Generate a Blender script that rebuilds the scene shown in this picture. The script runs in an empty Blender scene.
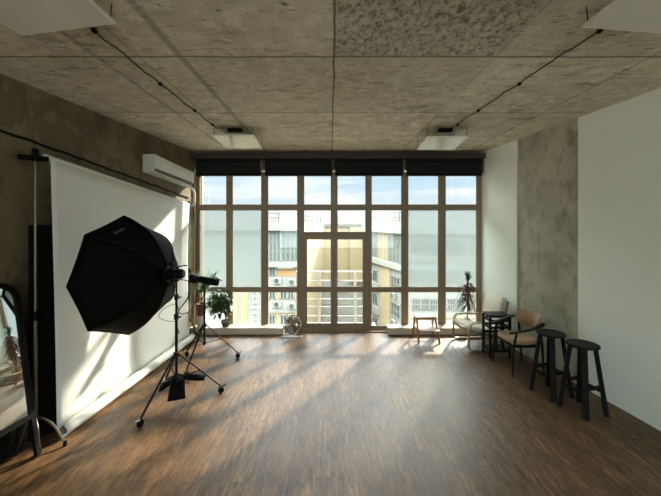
import bpy, bmesh, math, random
from mathutils import Vector, Matrix, Euler
R = math.radians
PI = math.pi
sc = bpy.context.scene
COL = sc.collection
H = 2.15            # camera height
CEIL = 3.53         # ceiling height
D = 6.54            # distance from the camera to the window wall

# ------------------------------------------------------------------ camera
cam_d = bpy.data.cameras.new('camera')
cam = bpy.data.objects.new('camera', cam_d)
COL.objects.link(cam)
cam.location = (0, 0, H)
cam.rotation_euler = (PI / 2, 0, 0)
cam_d.sensor_width = 36.0
cam_d.lens = 36.0 * 330.0 / 661.0
cam_d.shift_y = -26.0 / 661.0
cam_d.clip_start = 0.05
cam_d.clip_end = 800
sc.camera = cam

# ------------------------------------------------------------------ world
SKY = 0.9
w = bpy.data.worlds.new('sky')
sc.world = w
w.use_nodes = True
nt = w.node_tree
nt.nodes.clear()
N = nt.nodes.new
L = nt.links.new
out = N('ShaderNodeOutputWorld')
bg = N('ShaderNodeBackground')
tc = N('ShaderNodeTexCoord')
sep = N('ShaderNodeSeparateXYZ')
L(tc.outputs['Generated'], sep.inputs[0])
ramp = N('ShaderNodeValToRGB')
mr = N('ShaderNodeMapRange')
mr.inputs['From Min'].default_value = -0.15
mr.inputs['From Max'].default_value = 0.6
L(sep.outputs['Z'], mr.inputs['Value'])
cr = ramp.color_ramp
cr.elements[0].position = 0.0
cr.elements[0].color = (0.50, 0.54, 0.55, 1)
cr.elements[1].position = 1.0
cr.elements[1].color = (0.60, 0.60, 0.54, 1)
for p, c in ((0.19, (0.92, 0.88, 0.80, 1)), (0.25, (0.86, 0.87, 0.86, 1)), (0.30, (0.68, 0.80, 0.92, 1)), (0.40, (0.56, 0.76, 0.92, 1))):
    e = cr.elements.new(p)
    e.color = c
L(mr.outputs[0], ramp.inputs[0])
mp = N('ShaderNodeMapping')
mp.inputs['Scale'].default_value = (1.5, 1.5, 11.0)
L(tc.outputs['Generated'], mp.inputs[0])
nz = N('ShaderNodeTexNoise')
nz.inputs['Scale'].default_value = 2.2
nz.inputs['Detail'].default_value = 6
L(mp.outputs[0], nz.inputs['Vector'])
cl = N('ShaderNodeMapRange')
cl.inputs['From Min'].default_value = 0.46
cl.inputs['From Max'].default_value = 0.66
L(nz.outputs['Fac'], cl.inputs['Value'])
mixc = N('ShaderNodeMix')
mixc.data_type = 'RGBA'
L(cl.outputs[0], mixc.inputs['Factor'])
L(ramp.outputs[0], mixc.inputs['A'])
mixc.inputs['B'].default_value = (1.02, 1.02, 1.0, 1)
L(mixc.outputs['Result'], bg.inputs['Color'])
# bright hazy upper sky, softer towards the horizon
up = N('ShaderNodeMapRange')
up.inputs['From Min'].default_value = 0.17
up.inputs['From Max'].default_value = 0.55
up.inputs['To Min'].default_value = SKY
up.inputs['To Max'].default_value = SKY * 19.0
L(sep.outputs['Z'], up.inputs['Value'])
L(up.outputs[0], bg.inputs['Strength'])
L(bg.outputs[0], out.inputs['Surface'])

# ------------------------------------------------------------------ sun
SUN_DIR = Vector((0.653, 1.0, 0.52 * 1.195)).normalized()      # towards the sun
sd = bpy.data.lights.new('sun', 'SUN')
sd.energy = 14.5
sd.angle = R(2.4)
sd.color = (1.0, 0.86, 0.66)
sun = bpy.data.objects.new('sun', sd)
COL.objects.link(sun)
sun.rotation_euler = SUN_DIR.to_track_quat('Z', 'Y').to_euler()
sun.location = (8, 14, 9)

# added fill light behind the camera, brightening the room through an invented window
ad = bpy.data.lights.new('rear_fill_light', 'AREA')
ad.shape = 'RECTANGLE'
ad.size = 5.8
ad.size_y = 2.3
ad.energy = 105.0
ad.color = (0.93, 1.0, 0.93)
rear = bpy.data.objects.new('rear_fill_light', ad)
COL.objects.link(rear)
rear.location = (0.3, -3.5, 1.95)
rear.rotation_euler = (PI / 2, 0, 0)

sc.view_settings.view_transform = 'Standard'
sc.view_settings.look = 'None'
sc.view_settings.gamma = 1
sc.view_settings.use_curve_mapping = False
sc.view_settings.exposure = 0.5

# ------------------------------------------------------------------ materials
MATS = {}


def s2l(c):
    return tuple((x / 255 / 12.92) if x / 255 <= 0.04045 else ((x / 255 + 0.055) / 1.055) ** 2.4 for x in c)


def nodes(name):
    m = bpy.data.materials.new(name)
    m.use_nodes = True
    t = m.node_tree
    b = t.nodes['Principled BSDF']
    MATS[name] = m
    return m, t, b


def noise(t, scale, detail=5, rough=0.55, vec=None, stretch=None, dist=0.0):
    n = t.nodes.new('ShaderNodeTexNoise')
    n.inputs['Scale'].default_value = scale
    n.inputs['Detail'].default_value = detail
    n.inputs['Roughness'].default_value = rough
    n.inputs['Distortion'].default_value = dist
    if vec is None:
        tcn = t.nodes.new('ShaderNodeTexCoord')
        vec = tcn.outputs['Object']
    if stretch:
        mpn = t.nodes.new('ShaderNodeMapping')
        mpn.inputs['Scale'].default_value = stretch
        t.links.new(vec, mpn.inputs[0])
        vec = mpn.outputs[0]
    t.links.new(vec, n.inputs['Vector'])
    return n


def mrange(t, src, a, b, c=0.0, d=1.0):
    n = t.nodes.new('ShaderNodeMapRange')
    n.inputs['From Min'].default_value = a
    n.inputs['From Max'].default_value = b
    n.inputs['To Min'].default_value = c
    n.inputs['To Max'].default_value = d
    t.links.new(src, n.inputs['Value'])
    return n.outputs[0]


def mixrgb(t, fac, a, b, mode='MIX'):
    n = t.nodes.new('ShaderNodeMix')
    n.data_type = 'RGBA'
    n.blend_type = mode
    for k, v in (('Factor', fac), ('A', a), ('B', b)):
        if isinstance(v, (int, float)):
            n.inputs[k].default_value = v
        elif isinstance(v, tuple):
            n.inputs[k].default_value = (*v[:3], 1)
        else:
            t.links.new(v, n.inputs[k])
    return n.outputs['Result']


def mth(t, op, a, b=None, c=None):
    n = t.nodes.new('ShaderNodeMath')
    n.operation = op
    for i, v in enumerate((a, b, c)):
        if v is None:
            continue
        if isinstance(v, (int, float)):
            n.inputs[i].default_value = v
        else:
            t.links.new(v, n.inputs[i])
    return n.outputs[0]


def bump(t, b, h, strength=0.3, dist=0.01):
    n = t.nodes.new('ShaderNodeBump')
    n.inputs['Strength'].default_value = strength
    n.inputs['Distance'].default_value = dist
    t.links.new(h, n.inputs['Height'])
    t.links.new(n.outputs[0], b.inputs['Normal'])


def M(name, rgb=(128, 128, 128), rough=0.6, metal=0.0, var=0.12, scale=12, bumpy=0.0, spec=None, stretch=None, sheen=0.0):
    """a material with a little procedural variation in colour and roughness"""
    if name in MATS:
        return MATS[name]
    m, t, b = nodes(name)
    c = s2l(rgb)
    n = noise(t, scale, 4, stretch=stretch)
    lo = tuple(x * (1 - var) for x in c)
    hi = tuple(min(1, x * (1 + var)) for x in c)
    t.links.new(mixrgb(t, n.outputs['Fac'], lo, hi), b.inputs['Base Color'])
    t.links.new(mrange(t, n.outputs['Fac'], 0.2, 0.8, max(0.02, rough - 0.06), min(1, rough + 0.06)), b.inputs['Roughness'])
    b.inputs['Metallic'].default_value = metal
    if spec is not None:
        b.inputs['Specular IOR Level'].default_value = spec
    if sheen:
        b.inputs['Sheen Weight'].default_value = sheen
    if bumpy:
        n2 = noise(t, scale * 6, 3)
        bump(t, b, n2.outputs['Fac'], bumpy, 0.004)
    return m


def wood(name, rgb, rgb2, rough=0.5, axis=(1, 1, 1), scale=9, spec=.5):
    m, t, b = nodes(name)
    n = noise(t, scale, 6, 0.6, stretch=axis, dist=0.6)
    t.links.new(mixrgb(t, mrange(t, n.outputs['Fac'], 0.3, 0.7), s2l(rgb), s2l(rgb2)), b.inputs['Base Color'])
    b.inputs['Roughness'].default_value = rough
    b.inputs['Specular IOR Level'].default_value = spec
    bump(t, b, n.outputs['Fac'], 0.15, 0.002)
    return m


def concrete_ceiling():
    m, t, b = nodes('concrete_ceiling')
    g = t.nodes.new('ShaderNodeNewGeometry')
    pos = g.outputs['Position']
    sp = t.nodes.new('ShaderNodeSeparateXYZ')
    t.links.new(pos, sp.inputs[0])
    wob = noise(t, 1.7, 4, vec=pos)
    w_ = mrange(t, wob.outputs['Fac'], 0, 1, -0.02, 0.02)
    x = mth(t, 'ADD', sp.outputs['X'], w_)
    y = mth(t, 'ADD', sp.outputs['Y'], w_)
    big = noise(t, 0.8, 6, 0.6, vec=pos)
    mid = noise(t, 4.5, 8, 0.7, vec=pos, stretch=(1.0, 2.4, 1))
    fine = noise(t, 45, 6, 0.7, vec=pos)
    base = mixrgb(t, mrange(t, big.outputs['Fac'], 0.3, 0.7), s2l((190, 178, 154)), s2l((222, 212, 188)))
    base = mixrgb(t, mrange(t, mid.outputs['Fac'], 0.52, 0.72, 0, 0.5), base, s2l((112, 97, 74)))
    base = mixrgb(t, mrange(t, fine.outputs['Fac'], 0.3, 0.75, 0, 0.35), base, s2l((176, 168, 148)))
    blot = noise(t, 2.2, 8, 0.72, vec=pos, stretch=(0.7, 2.0, 1), dist=0.7)
    base = mixrgb(t, mrange(t, blot.outputs['Fac'], 0.55, 0.66, 0, 0.8), base, s2l((124, 110, 84)))
    lite = noise(t, 6, 9, 0.75, vec=pos, stretch=(1.2, 1.0, 1), dist=0.3)
    base = mixrgb(t, mrange(t, lite.outputs['Fac'], 0.48, 0.62, 0, 0.65), base, s2l((236, 228, 206)))
    # panel tone: every formwork board a little different
    px = mth(t, 'FLOOR', mth(t, 'DIVIDE', mth(t, 'ADD', sp.outputs['X'], 30 * 1.33 - 0.03), 1.33))
    py = mth(t, 'FLOOR', mth(t, 'DIVIDE', mth(t, 'ADD', sp.outputs['Y'], 30 * 1.39 - 2.77), 1.39))
    cmb = t.nodes.new('ShaderNodeCombineXYZ')
    t.links.new(px, cmb.inputs[0])
    t.links.new(py, cmb.inputs[1])
    wn = t.nodes.new('ShaderNodeTexWhiteNoise')
    t.links.new(cmb.outputs[0], wn.inputs['Vector'])
    base = mixrgb(t, mrange(t, wn.outputs['Value'], 0, 1, 0, 0.25), base, s2l((130, 117, 92)))
    # pits: strong in the rough board right of the middle seam
    inx = mth(t, 'MULTIPLY', mth(t, 'GREATER_THAN', x, 0.05), mth(t, 'LESS_THAN', x, 1.36))
    iny = mth(t, 'LESS_THAN', y, 2.74)
    rough_board = mth(t, 'MULTIPLY', inx, iny)
    pit = noise(t, 17, 9, 0.78, vec=pos, stretch=(1.5, 0.9, 1), dist=0.8)
    pits = mrange(t, pit.outputs['Fac'], 0.50, 0.58)
    pmask = mth(t, 'MULTIPLY', pits, mth(t, 'ADD', mth(t, 'MULTIPLY', rough_board, 0.75), 0.0))
    sparse_n = noise(t, 11, 5, 0.6, vec=pos, stretch=(0.8, 2.6, 1))
    sparse = mrange(t, sparse_n.outputs['Fac'], 0.61, 0.68, 0, 0.75)
    pmask = mth(t, 'MAXIMUM', pmask, sparse)
    base = mixrgb(t, pmask, base, s2l((66, 56, 42)))
    # seams between boards
    def seam(coord, centre, wdt, amt):
        d_ = mth(t, 'ABSOLUTE', mth(t, 'SUBTRACT', coord, centre))
        return mrange(t, d_, wdt * 0.4, wdt, amt, 0)
    s = None
    for cx, wd, am in ((0.03, 0.012, 0.8), (1.38, 0.022, 0.22), (-1.25, 0.04, 0.4), (2.68, 0.02, 0.4), (-1.95, 0.03, 0.35), (-1.6, 0.02, 0.3)):
        v = seam(x, cx, wd, am)
        s = v if s is None else mth(t, 'MAXIMUM', s, v)
    for cy, wd, am in ((2.756, 0.018, 0.7), (4.172, 0.014, 0.6), (5.3, 0.014, 0.5), (1.4, 0.02, 0.6), (0.02, 0.02, 0.6)):
        s = mth(t, 'MAXIMUM', s, seam(y, cy, wd, am))
    base = mixrgb(t, s, base, s2l((58, 48, 36)))
    t.links.new(base, b.inputs['Base Color'])
    b.inputs['Roughness'].default_value = 0.62
    b.inputs['Specular IOR Level'].default_value = 0.35
    hgt = mth(t, 'SUBTRACT', mth(t, 'MULTIPLY', mid.outputs['Fac'], 0.6), mth(t, 'ADD', pmask, s))
    bump(t, b, hgt, 0.5, 0.012)
    return m


def concrete_wall(name, dark, light, patch, z0=2.5):
    m, t, b = nodes(name)
    g = t.nodes.new('ShaderNodeNewGeometry')
    pos = g.outputs['Position']
    sp = t.nodes.new('ShaderNodeSeparateXYZ')
    t.links.new(pos, sp.inputs[0])
    big = noise(t, 1.1, 7, 0.62, vec=pos, stretch=(1, 1, 0.9))
    mid = noise(t, 5, 8, 0.7, vec=pos, stretch=(1, 1, 0.55))
    fine = noise(t, 30, 8, 0.75, vec=pos, stretch=(1, 1, .6))
    base = mixrgb(t, mrange(t, big.outputs['Fac'], 0.35, 0.65), s2l(dark), s2l(light))
    base = mixrgb(t, mrange(t, mid.outputs['Fac'], 0.5, 0.66, 0, 0.75), base, s2l(patch))
    base = mixrgb(t, mrange(t, fine.outputs['Fac'], 0.3, 0.8, 0, 0.3), base, s2l(light))
    if z0:
        # plaster chipped away in shaped patches in a band below the ceiling
        pn = noise(t, 2.1, 6, 0.62, vec=pos, dist=0.5)
        band = mth(t, 'SUBTRACT', 1.0, mth(t, 'MULTIPLY', mth(t, 'ABSOLUTE', mth(t, 'SUBTRACT', sp.outputs['Z'], 3.2)), 2.4))
        v = mth(t, 'ADD', pn.outputs['Fac'], mth(t, 'MULTIPLY', mth(t, 'MAXIMUM', band, 0.0), 0.12))
        base = mixrgb(t, mrange(t, v, 0.585, 0.61, 0, 0.45), base, s2l(patch))
    t.links.new(base, b.inputs['Base Color'])
    b.inputs['Roughness'].default_value = 0.75
    bump(t, b, mid.outputs['Fac'], 0.35, 0.01)
    return m


def floor_mat():
    m, t, b = nodes('wood_floor')
    g = t.nodes.new('ShaderNodeNewGeometry')
    pos = g.outputs['Position']
    sp = t.nodes.new('ShaderNodeSeparateXYZ')
    t.links.new(pos, sp.inputs[0])
    W = 0.118
    ix = mth(t, 'FLOOR', mth(t, 'DIVIDE', sp.outputs['X'], W))
    wn0 = t.nodes.new('ShaderNodeTexWhiteNoise')
    wn0.noise_dimensions = '1D'
    t.links.new(ix, wn0.inputs['W'])
    yo = mth(t, 'ADD', sp.outputs['Y'], mth(t, 'MULTIPLY', wn0.outputs['Value'], 5.0))
    iy = mth(t, 'FLOOR', mth(t, 'DIVIDE', yo, 1.2))
    cmb = t.nodes.new('ShaderNodeCombineXYZ')
    t.links.new(ix, cmb.inputs[0])
    t.links.new(iy, cmb.inputs[1])
    wn = t.nodes.new('ShaderNodeTexWhiteNoise')
    t.links.new(cmb.outputs[0], wn.inputs['Vector'])
    # grain, shifted per plank
    sh = t.nodes.new('ShaderNodeVectorMath')
    sh.operation = 'MULTIPLY_ADD'
    t.links.new(wn.outputs['Color'], sh.inputs[0])
    sh.inputs[1].default_value = (7, 7, 7)
    t.links.new(pos, sh.inputs[2])
    grain = noise(t, 7, 7, 0.62, vec=sh.outputs[0], stretch=(4.2, 0.75, 1), dist=0.5)
    patchy = noise(t, 3.0, 5, 0.6, vec=sh.outputs[0], stretch=(2.4, 0.9, 1))
    c = mixrgb(t, mrange(t, grain.outputs['Fac'], 0.32, 0.68), s2l((44, 30, 19)), s2l((140, 104, 69)))
    hair = noise(t, 16, 7, 0.75, vec=sh.outputs[0], stretch=(6, 1.0, 1), dist=0.4)
    c = mixrgb(t, mrange(t, hair.outputs['Fac'], 0.48, 0.68, 0, 0.6), c, s2l((40, 26, 16)))
    c = mixrgb(t, mrange(t, patchy.outputs['Fac'], 0.35, 0.7, 0, 0.55), c, s2l((76, 57, 39)))
    c = mixrgb(t, mrange(t, wn.outputs['Value'], 0, 1, 0, 0.5), c, s2l((54, 38, 26)))
    dx = mth(t, 'ABSOLUTE', mth(t, 'SUBTRACT', mth(t, 'FRACT', mth(t, 'DIVIDE', sp.outputs['X'], W)), 0.5))
    dy = mth(t, 'ABSOLUTE', mth(t, 'SUBTRACT', mth(t, 'FRACT', mth(t, 'DIVIDE', yo, 1.2)), 0.5))
    gap = mth(t, 'MAXIMUM', mrange(t, dx, 0.485, 0.497), mrange(t, dy, 0.4985, 0.4995, 0, 0.5))
    c = mixrgb(t, mth(t, 'MULTIPLY', gap, 0.6), c, s2l((44, 32, 24)))
    t.links.new(c, b.inputs['Base Color'])
    t.links.new(mrange(t, hair.outputs['Fac'], 0.35, 0.65, 0.30, 0.56), b.inputs['Roughness'])
    b.inputs['Specular IOR Level'].default_value = 0.34
    hgt = mth(t, 'SUBTRACT', mth(t, 'SUBTRACT', grain.outputs['Fac'], mth(t, 'MULTIPLY', hair.outputs['Fac'], .7)), mth(t, 'MULTIPLY', gap, .3))
    bump(t, b, hgt, 0.4, 0.004)
    return m


def glass(name, tint=(0.93, 0.96, 0.96), gloss=0.06):
    m, t, b = nodes(name)
    t.nodes.remove(b)
    tr = t.nodes.new('ShaderNodeBsdfTransparent')
    gl = t.nodes.new('ShaderNodeBsdfGlossy')
    gl.inputs['Roughness'].default_value = 0.02
    dirt = noise(t, 3, 4)
    t.links.new(mixrgb(t, mrange(t, dirt.outputs['Fac'], 0.3, 0.7), tint, tuple(x * 0.97 for x in tint)), tr.inputs['Color'])
    fr = t.nodes.new('ShaderNodeFresnel')
    fr.inputs['IOR'].default_value = 1.35
    mx = t.nodes.new('ShaderNodeMixShader')
    t.links.new(mth(t, 'MULTIPLY', fr.outputs[0], gloss / 0.03), mx.inputs[0])
    t.links.new(tr.outputs[0], mx.inputs[1])
    t.links.new(gl.outputs[0], mx.inputs[2])
    t.links.new(mx.outputs[0], t.nodes['Material Output'].inputs['Surface'])
    return m


def frosted(name):
    """translucent privacy film: scatters what passes through it"""
    m, t, b = nodes(name)
    t.nodes.remove(b)
    tl = t.nodes.new('ShaderNodeBsdfTranslucent')
    tl.inputs['Color'].default_value = (0.52, 0.60, 0.63, 1)
    tr = t.nodes.new('ShaderNodeBsdfTransparent')
    tr.inputs['Color'].default_value = (0.86, 0.94, 0.97, 1)
    rf = t.nodes.new('ShaderNodeBsdfRefraction')
    rf.inputs['IOR'].default_value = 1.18
    rf.inputs['Roughness'].default_value = 0.5
    rf.inputs['Color'].default_value = (0.46, 0.48, 0.46, 1)
    st = noise(t, 4, 4, stretch=(3, 3, 0.5))
    a = t.nodes.new('ShaderNodeMixShader')
    t.links.new(mrange(t, st.outputs['Fac'], 0.3, 0.7, 0.05, 0.08), a.inputs[0])
    t.links.new(rf.outputs[0], a.inputs[1])
    t.links.new(tl.outputs[0], a.inputs[2])
    a2 = t.nodes.new('ShaderNodeMixShader')
    a2.inputs[0].default_value = 0.40
    t.links.new(a.outputs[0], a2.inputs[1])
    t.links.new(tr.outputs[0], a2.inputs[2])
    t.links.new(a2.outputs[0], t.nodes['Material Output'].inputs['Surface'])
    return m


# ------------------------------------------------------------------ mesh helpers
class MB:
    def __init__(s):
        s.v = []
        s.f = []
        s.m = []

    def add(s, vs, fs, mi=0):
        o = len(s.v)
        s.v += [tuple(p) for p in vs]
        s.f += [tuple(i + o for i in f) for f in fs]
        s.m += [mi] * len(fs)
        return s

    def box(s, a, b, mi=0):
        x0, x1 = sorted((a[0], b[0]))
        y0, y1 = sorted((a[1], b[1]))
        z0, z1 = sorted((a[2], b[2]))
        return s.hexa([(x0, y0), (x1, y0), (x1, y1), (x0, y1)], z0, z1, mi)

    def hexa(s, quad, z0, z1, mi=0):
        vs = [(x, y, z0) for x, y in quad] + [(x, y, z1) for x, y in quad]
        return s.add(vs, [(3, 2, 1, 0), (4, 5, 6, 7), (0, 1, 5, 4), (1, 2, 6, 5), (2, 3, 7, 6), (3, 0, 4, 7)], mi)

    def obox(s, c, ax, ay, az, mi=0):
        """box from a centre and three half-axis vectors"""
        c = Vector(c); ax = Vector(ax); ay = Vector(ay); az = Vector(az)
        vs = []
        for k in (-1, 1):
            for i, j in ((-1, -1), (1, -1), (1, 1), (-1, 1)):
                vs.append(c + ax * i + ay * j + az * k)
        return s.add(vs, [(3, 2, 1, 0), (4, 5, 6, 7), (0, 1, 5, 4), (1, 2, 6, 5), (2, 3, 7, 6), (3, 0, 4, 7)], mi)

    def bar(s, p, q, w_, t_, up=(0, 0, 1), w2=None, t2=None, mi=0):
        """rectangular bar from p to q, w_ across and t_ along 'up'"""
        p = Vector(p); q = Vector(q); d = (q - p).normalized()
        u = Vector(up)
        sdv = d.cross(u)
        if sdv.length < 1e-5:
            sdv = d.cross(Vector((1, 0, 0)))
        sdv.normalize()
        u = sdv.cross(d).normalized()
        w2 = w_ if w2 is None else w2
        t2 = t_ if t2 is None else t2
        vs = []
        for c, ww, tt in ((p, w_, t_), (q, w2, t2)):
            for i, j in ((-1, -1), (1, -1), (1, 1), (-1, 1)):
                vs.append(c + sdv * i * ww / 2 + u * j * tt / 2)
        return s.add(vs, [(0, 1, 2, 3), (7, 6, 5, 4), (4, 5, 1, 0), (5, 6, 2, 1), (6, 7, 3, 2), (7, 4, 0, 3)], mi)

    def tube(s, pts, r, seg=10, cap=True, closed=False, mi=0):
        pts = [Vector(p) for p in pts]
        n = len(pts)
        rs = r if isinstance(r, (list, tuple)) else [r] * n
        tang = []
        for i in range(n):
            a = pts[(i - 1) % n] if (closed or i > 0) else pts[i]
            b = pts[(i + 1) % n] if (closed or i < n - 1) else pts[i]
            tang.append((b - a).normalized())
        u = tang[0].orthogonal().normalized()
        vs = []
        for i in range(n):
            t_ = tang[i]
            u = (u - t_ * u.dot(t_))
            if u.length < 1e-6:
                u = t_.orthogonal()
            u.normalize()
            v_ = t_.cross(u)
            for k in range(seg):
                a = 2 * PI * k / seg
                vs.append(pts[i] + (u * math.cos(a) + v_ * math.sin(a)) * rs[i])
        fs = []
        for i in range(n if closed else n - 1):
            j = (i + 1) % n
            for k in range(seg):
                k2 = (k + 1) % seg
                fs.append((i * seg + k, i * seg + k2, j * seg + k2, j * seg + k))
        if cap and not closed:
            fs.append(tuple(range(seg - 1, -1, -1)))
            fs.append(tuple((n - 1) * seg + k for k in range(seg)))
        return s.add(vs, fs, mi)

    def lathe(s, prof, c=(0, 0, 0), seg=28, axis=(0, 0, 1), caps=True, mi=0):
        """profile [(r, h)...] turned round an axis through c"""
        ax = Vector(axis).normalized()
        u = ax.orthogonal().normalized() if abs(ax.z) < 0.999 else Vector((1, 0, 0))
        v_ = ax.cross(u)
        c = Vector(c)
        vs = []
        for r, h in prof:
            for k in range(seg):
                a = 2 * PI * k / seg
                vs.append(c + ax * h + (u * math.cos(a) + v_ * math.sin(a)) * r)
        fs = []
        for i in range(len(prof) - 1):
            for k in range(seg):
                k2 = (k + 1) % seg
                fs.append((i * seg + k, i * seg + k2, (i + 1) * seg + k2, (i + 1) * seg + k))
        if caps:
            fs.append(tuple(range(seg - 1, -1, -1)))
            fs.append(tuple((len(prof) - 1) * seg + k for k in range(seg)))
        return s.add(vs, fs, mi)

    def disc_box(s, c, r, h, seg=24):
        return s.lathe([(r * 0.96, 0), (r, h * 0.2), (r, h * 0.8), (r * 0.96, h)], c, seg)

    def grid(s, fn, nu, nv, mi=0, thick=0.0):
        """surface fn(u, v) with u, v in 0..1"""
        vs = [fn(i / nu, j / nv) for j in range(nv + 1) for i in range(nu + 1)]
        fs = [(j * (nu + 1) + i, j * (nu + 1) + i + 1, (j + 1) * (nu + 1) + i + 1, (j + 1) * (nu + 1) + i)
              for j in range(nv) for i in range(nu)]
        return s.add(vs, fs, mi)


def smooth(o, ang=35):
    o.data.shade_smooth()
    o.data.set_sharp_from_angle(angle=R(ang))


def root_of(o):
    while o.parent:
        o = o.parent
    return o


def obj(name, mb, mat, parent=None, bev=0.0, sm=True, sub=0, solid=0.0, local=False, ang=35):
    """one mesh object. Coordinates are world ones unless local; a thing's own origin is its base."""
    me = bpy.data.meshes.new(name)
    vs = mb.v
    off = Vector((0, 0, 0))
    if parent is not None:
        if not local:
            off = root_of(parent).location.copy()
    elif not local:
        xs = [v[0] for v in vs]; ys = [v[1] for v in vs]; zs = [v[2] for v in vs]
        off = Vector(((min(xs) + max(xs)) / 2, (min(ys) + max(ys)) / 2, min(zs)))
    me.from_pydata([(v[0] - off.x, v[1] - off.y, v[2] - off.z) for v in vs], [], mb.f)
    mats = mat if isinstance(mat, (list, tuple)) else [mat]
    for mm in mats:
        me.materials.append(mm)
    if len(mats) > 1:
        me.polygons.foreach_set('material_index', mb.m)
    me.update()
    bm = bmesh.new()
    bm.from_mesh(me)
    bmesh.ops.recalc_face_normals(bm, faces=bm.faces)
    bm.to_mesh(me)
    bm.free()
    o = bpy.data.objects.new(name, me)
    COL.objects.link(o)
    if parent is not None:
        o.parent = parent
    else:
        o.location = off
    if solid:
        md = o.modifiers.new('thickness', 'SOLIDIFY')
        md.thickness = solid
        md.offset = 0
    if bev:
        md = o.modifiers.new('bevel', 'BEVEL')
        md.width = bev
        md.segments = 2
        md.limit_method = 'ANGLE'
        md.angle_limit = R(40)
    if sub:
        md = o.modifiers.new('subdivision', 'SUBSURF')
        md.levels = sub
        md.render_levels = sub
    if sm:
        smooth(o, ang)
    return o


def thing(name, label, cat, loc=(0, 0, 0), rotz=0, group=None):
    o = bpy.data.objects.new(name, None)
    o.empty_display_size = 0.1
    COL.objects.link(o)
    o.location = loc
    o.rotation_euler = (0, 0, rotz)
    return tag(o, label, cat, group)


def tag(o, label, cat, group=None, kind=None):
    o['label'] = label
    o['category'] = cat
    if group:
        o['group'] = group
    if kind:
        o['kind'] = kind
    return o


def struct(name, mb, mat, parent=None, **k):
    o = obj(name, mb, mat, parent, **k)
    if parent is None:
        o['kind'] = 'structure'
    return o


def dup(root, loc=None, rotz=None, label=None):
    r = root.copy()
    COL.objects.link(r)
    if loc is not None:
        r.location = loc
    if rotz is not None:
        r.rotation_euler = (0, 0, rotz)
    if label:
        r['label'] = label
    for ch in list(root.children):
        c = ch.copy()
        COL.objects.link(c)
        c.parent = r
        for g in list(ch.children):
            d_ = g.copy()
            COL.objects.link(d_)
            d_.parent = c
    return r


def sag(p, q, drop, n=14):
    p = Vector(p); q = Vector(q)
    return [p.lerp(q, i / n) - Vector((0, 0, drop * 4 * (i / n) * (1 - i / n))) for i in range(n + 1)]


def arc(c, r, a0, a1, n, ax=Vector((1, 0, 0)), ay=Vector((0, 0, 1))):
    c = Vector(c)
    return [c + ax * r * math.cos(a0 + (a1 - a0) * i / n) + ay * r * math.sin(a0 + (a1 - a0) * i / n) for i in range(n + 1)]


def spline(pts, n=6):
    """Catmull-Rom through points"""
    P = [Vector(p) for p in pts]
    P = [P[0] * 2 - P[1]] + P + [P[-1] * 2 - P[-2]]
    o = []
    for i in range(1, len(P) - 2):
        for k in range(n):
            t_ = k / n
            a, b, c, d_ = P[i - 1], P[i], P[i + 1], P[i + 2]
            o.append(0.5 * ((2 * b) + (c - a) * t_ + (2 * a - 5 * b + 4 * c - d_) * t_ ** 2 + (3 * b - a - 3 * c + d_) * t_ ** 3))
    o.append(P[-2])
    return o


# ------------------------------------------------------------------ room geometry
def XL(y):      # left wall plane
    return -2.69 - 0.107 * (D - y)


def XR(y):      # right wall plane
    return 3.0 + 0.1254 * (D - y)


BACK = -3.2
m_ceil = concrete_ceiling()
m_lwall = concrete_wall('concrete_plaster', (96, 84, 62), (122, 109, 84), (62, 52, 37))
m_col = concrete_wall('concrete_column', (138, 134, 116), (188, 184, 164), (104, 98, 80), 0)
m_floor = floor_mat()
m_white = M('white_plaster', (236, 240, 229), 0.8, var=0.03, scale=2, bumpy=0.05)
m_frame = M('window_frame', (140, 122, 102), 0.45, var=0.04)
m_black = M('black_metal', (10, 10, 10), 0.5, var=0.2, spec=.15)
m_blackm = M('black_plastic', (8, 8, 8), 0.6, var=0.2, spec=.12)
m_fabric = M('black_fabric', (6, 6, 5), 0.75, var=0.2, scale=60, spec=0.12)
m_chrome = M('chrome', (170, 168, 162), 0.2, 1.0, var=0.03)
m_alu = M('aluminium', (150, 142, 130), 0.38, 0.9, var=0.05)
m_whitep = M('white_plastic', (222, 220, 210), 0.4, var=0.02)
m_paper = M('backdrop_paper', (226, 226, 222), 0.75, var=0.015, scale=1.5)
m_glass = glass('window_glass')
m_frost = frosted('frosted_film')

# floor & ceiling
q = [(XL(BACK), BACK), (XR(BACK), BACK), (XR(D + .06), D + .06), (XL(D + .06), D + .06)]
struct('floor', MB().hexa(q, -0.12, 0.0), m_floor, sm=False)
struct('ceiling', MB().hexa([(q[0][0] - .3, q[0][1] - .3), (q[1][0] + .3, q[1][1] - .3), (XR(D) + .3, D + .35), (XL(D) - .3, D + .35)], CEIL, CEIL + 0.25), m_ceil, sm=False)
struct('wall_left', MB().hexa([(XL(BACK) - .3, BACK), (XL(BACK), BACK), (XL(D), D), (XL(D) - .3, D)], -0.12, CEIL), m_lwall, sm=False)
wb = MB()
xa_, xb_ = XL(BACK) - .3, XR(BACK) + .3
for x0, x1, z0, z1 in ((xa_, -2.6, -.12, CEIL), (3.2, xb_, -.12, CEIL), (-2.6, 3.2, -.12, .8), (-2.6, 3.2, 3.1, CEIL)):
    wb.box((x0, BACK - .2, z0), (x1, BACK, z1))
struct('wall_back', wb, m_white, sm=False)
wr = MB()
c0, c1 = 4.364, 5.545
for y0, y1, off, mi in ((BACK, c0, 0.0, 0), (c0, c1, 0.02, 1), (c1, D, 0.0, 0)):
    wr.hexa([(XR(y0) + off, y0), (XR(y0) + .3, y0), (XR(y1) + .3, y1), (XR(y1) + off, y1)], -0.12, CEIL, mi)
struct('wall_right', wr, [m_white, m_col], sm=False)

# window wall: pixel column -> X at the window plane
K = D / 330.0


def wx(px):
    return (px - 330.5) * K


def wz(py):
    return H - (py - 222) * K


FD = 0.07           # frame depth
XLw, XRw = wx(195), wx(482)
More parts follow.
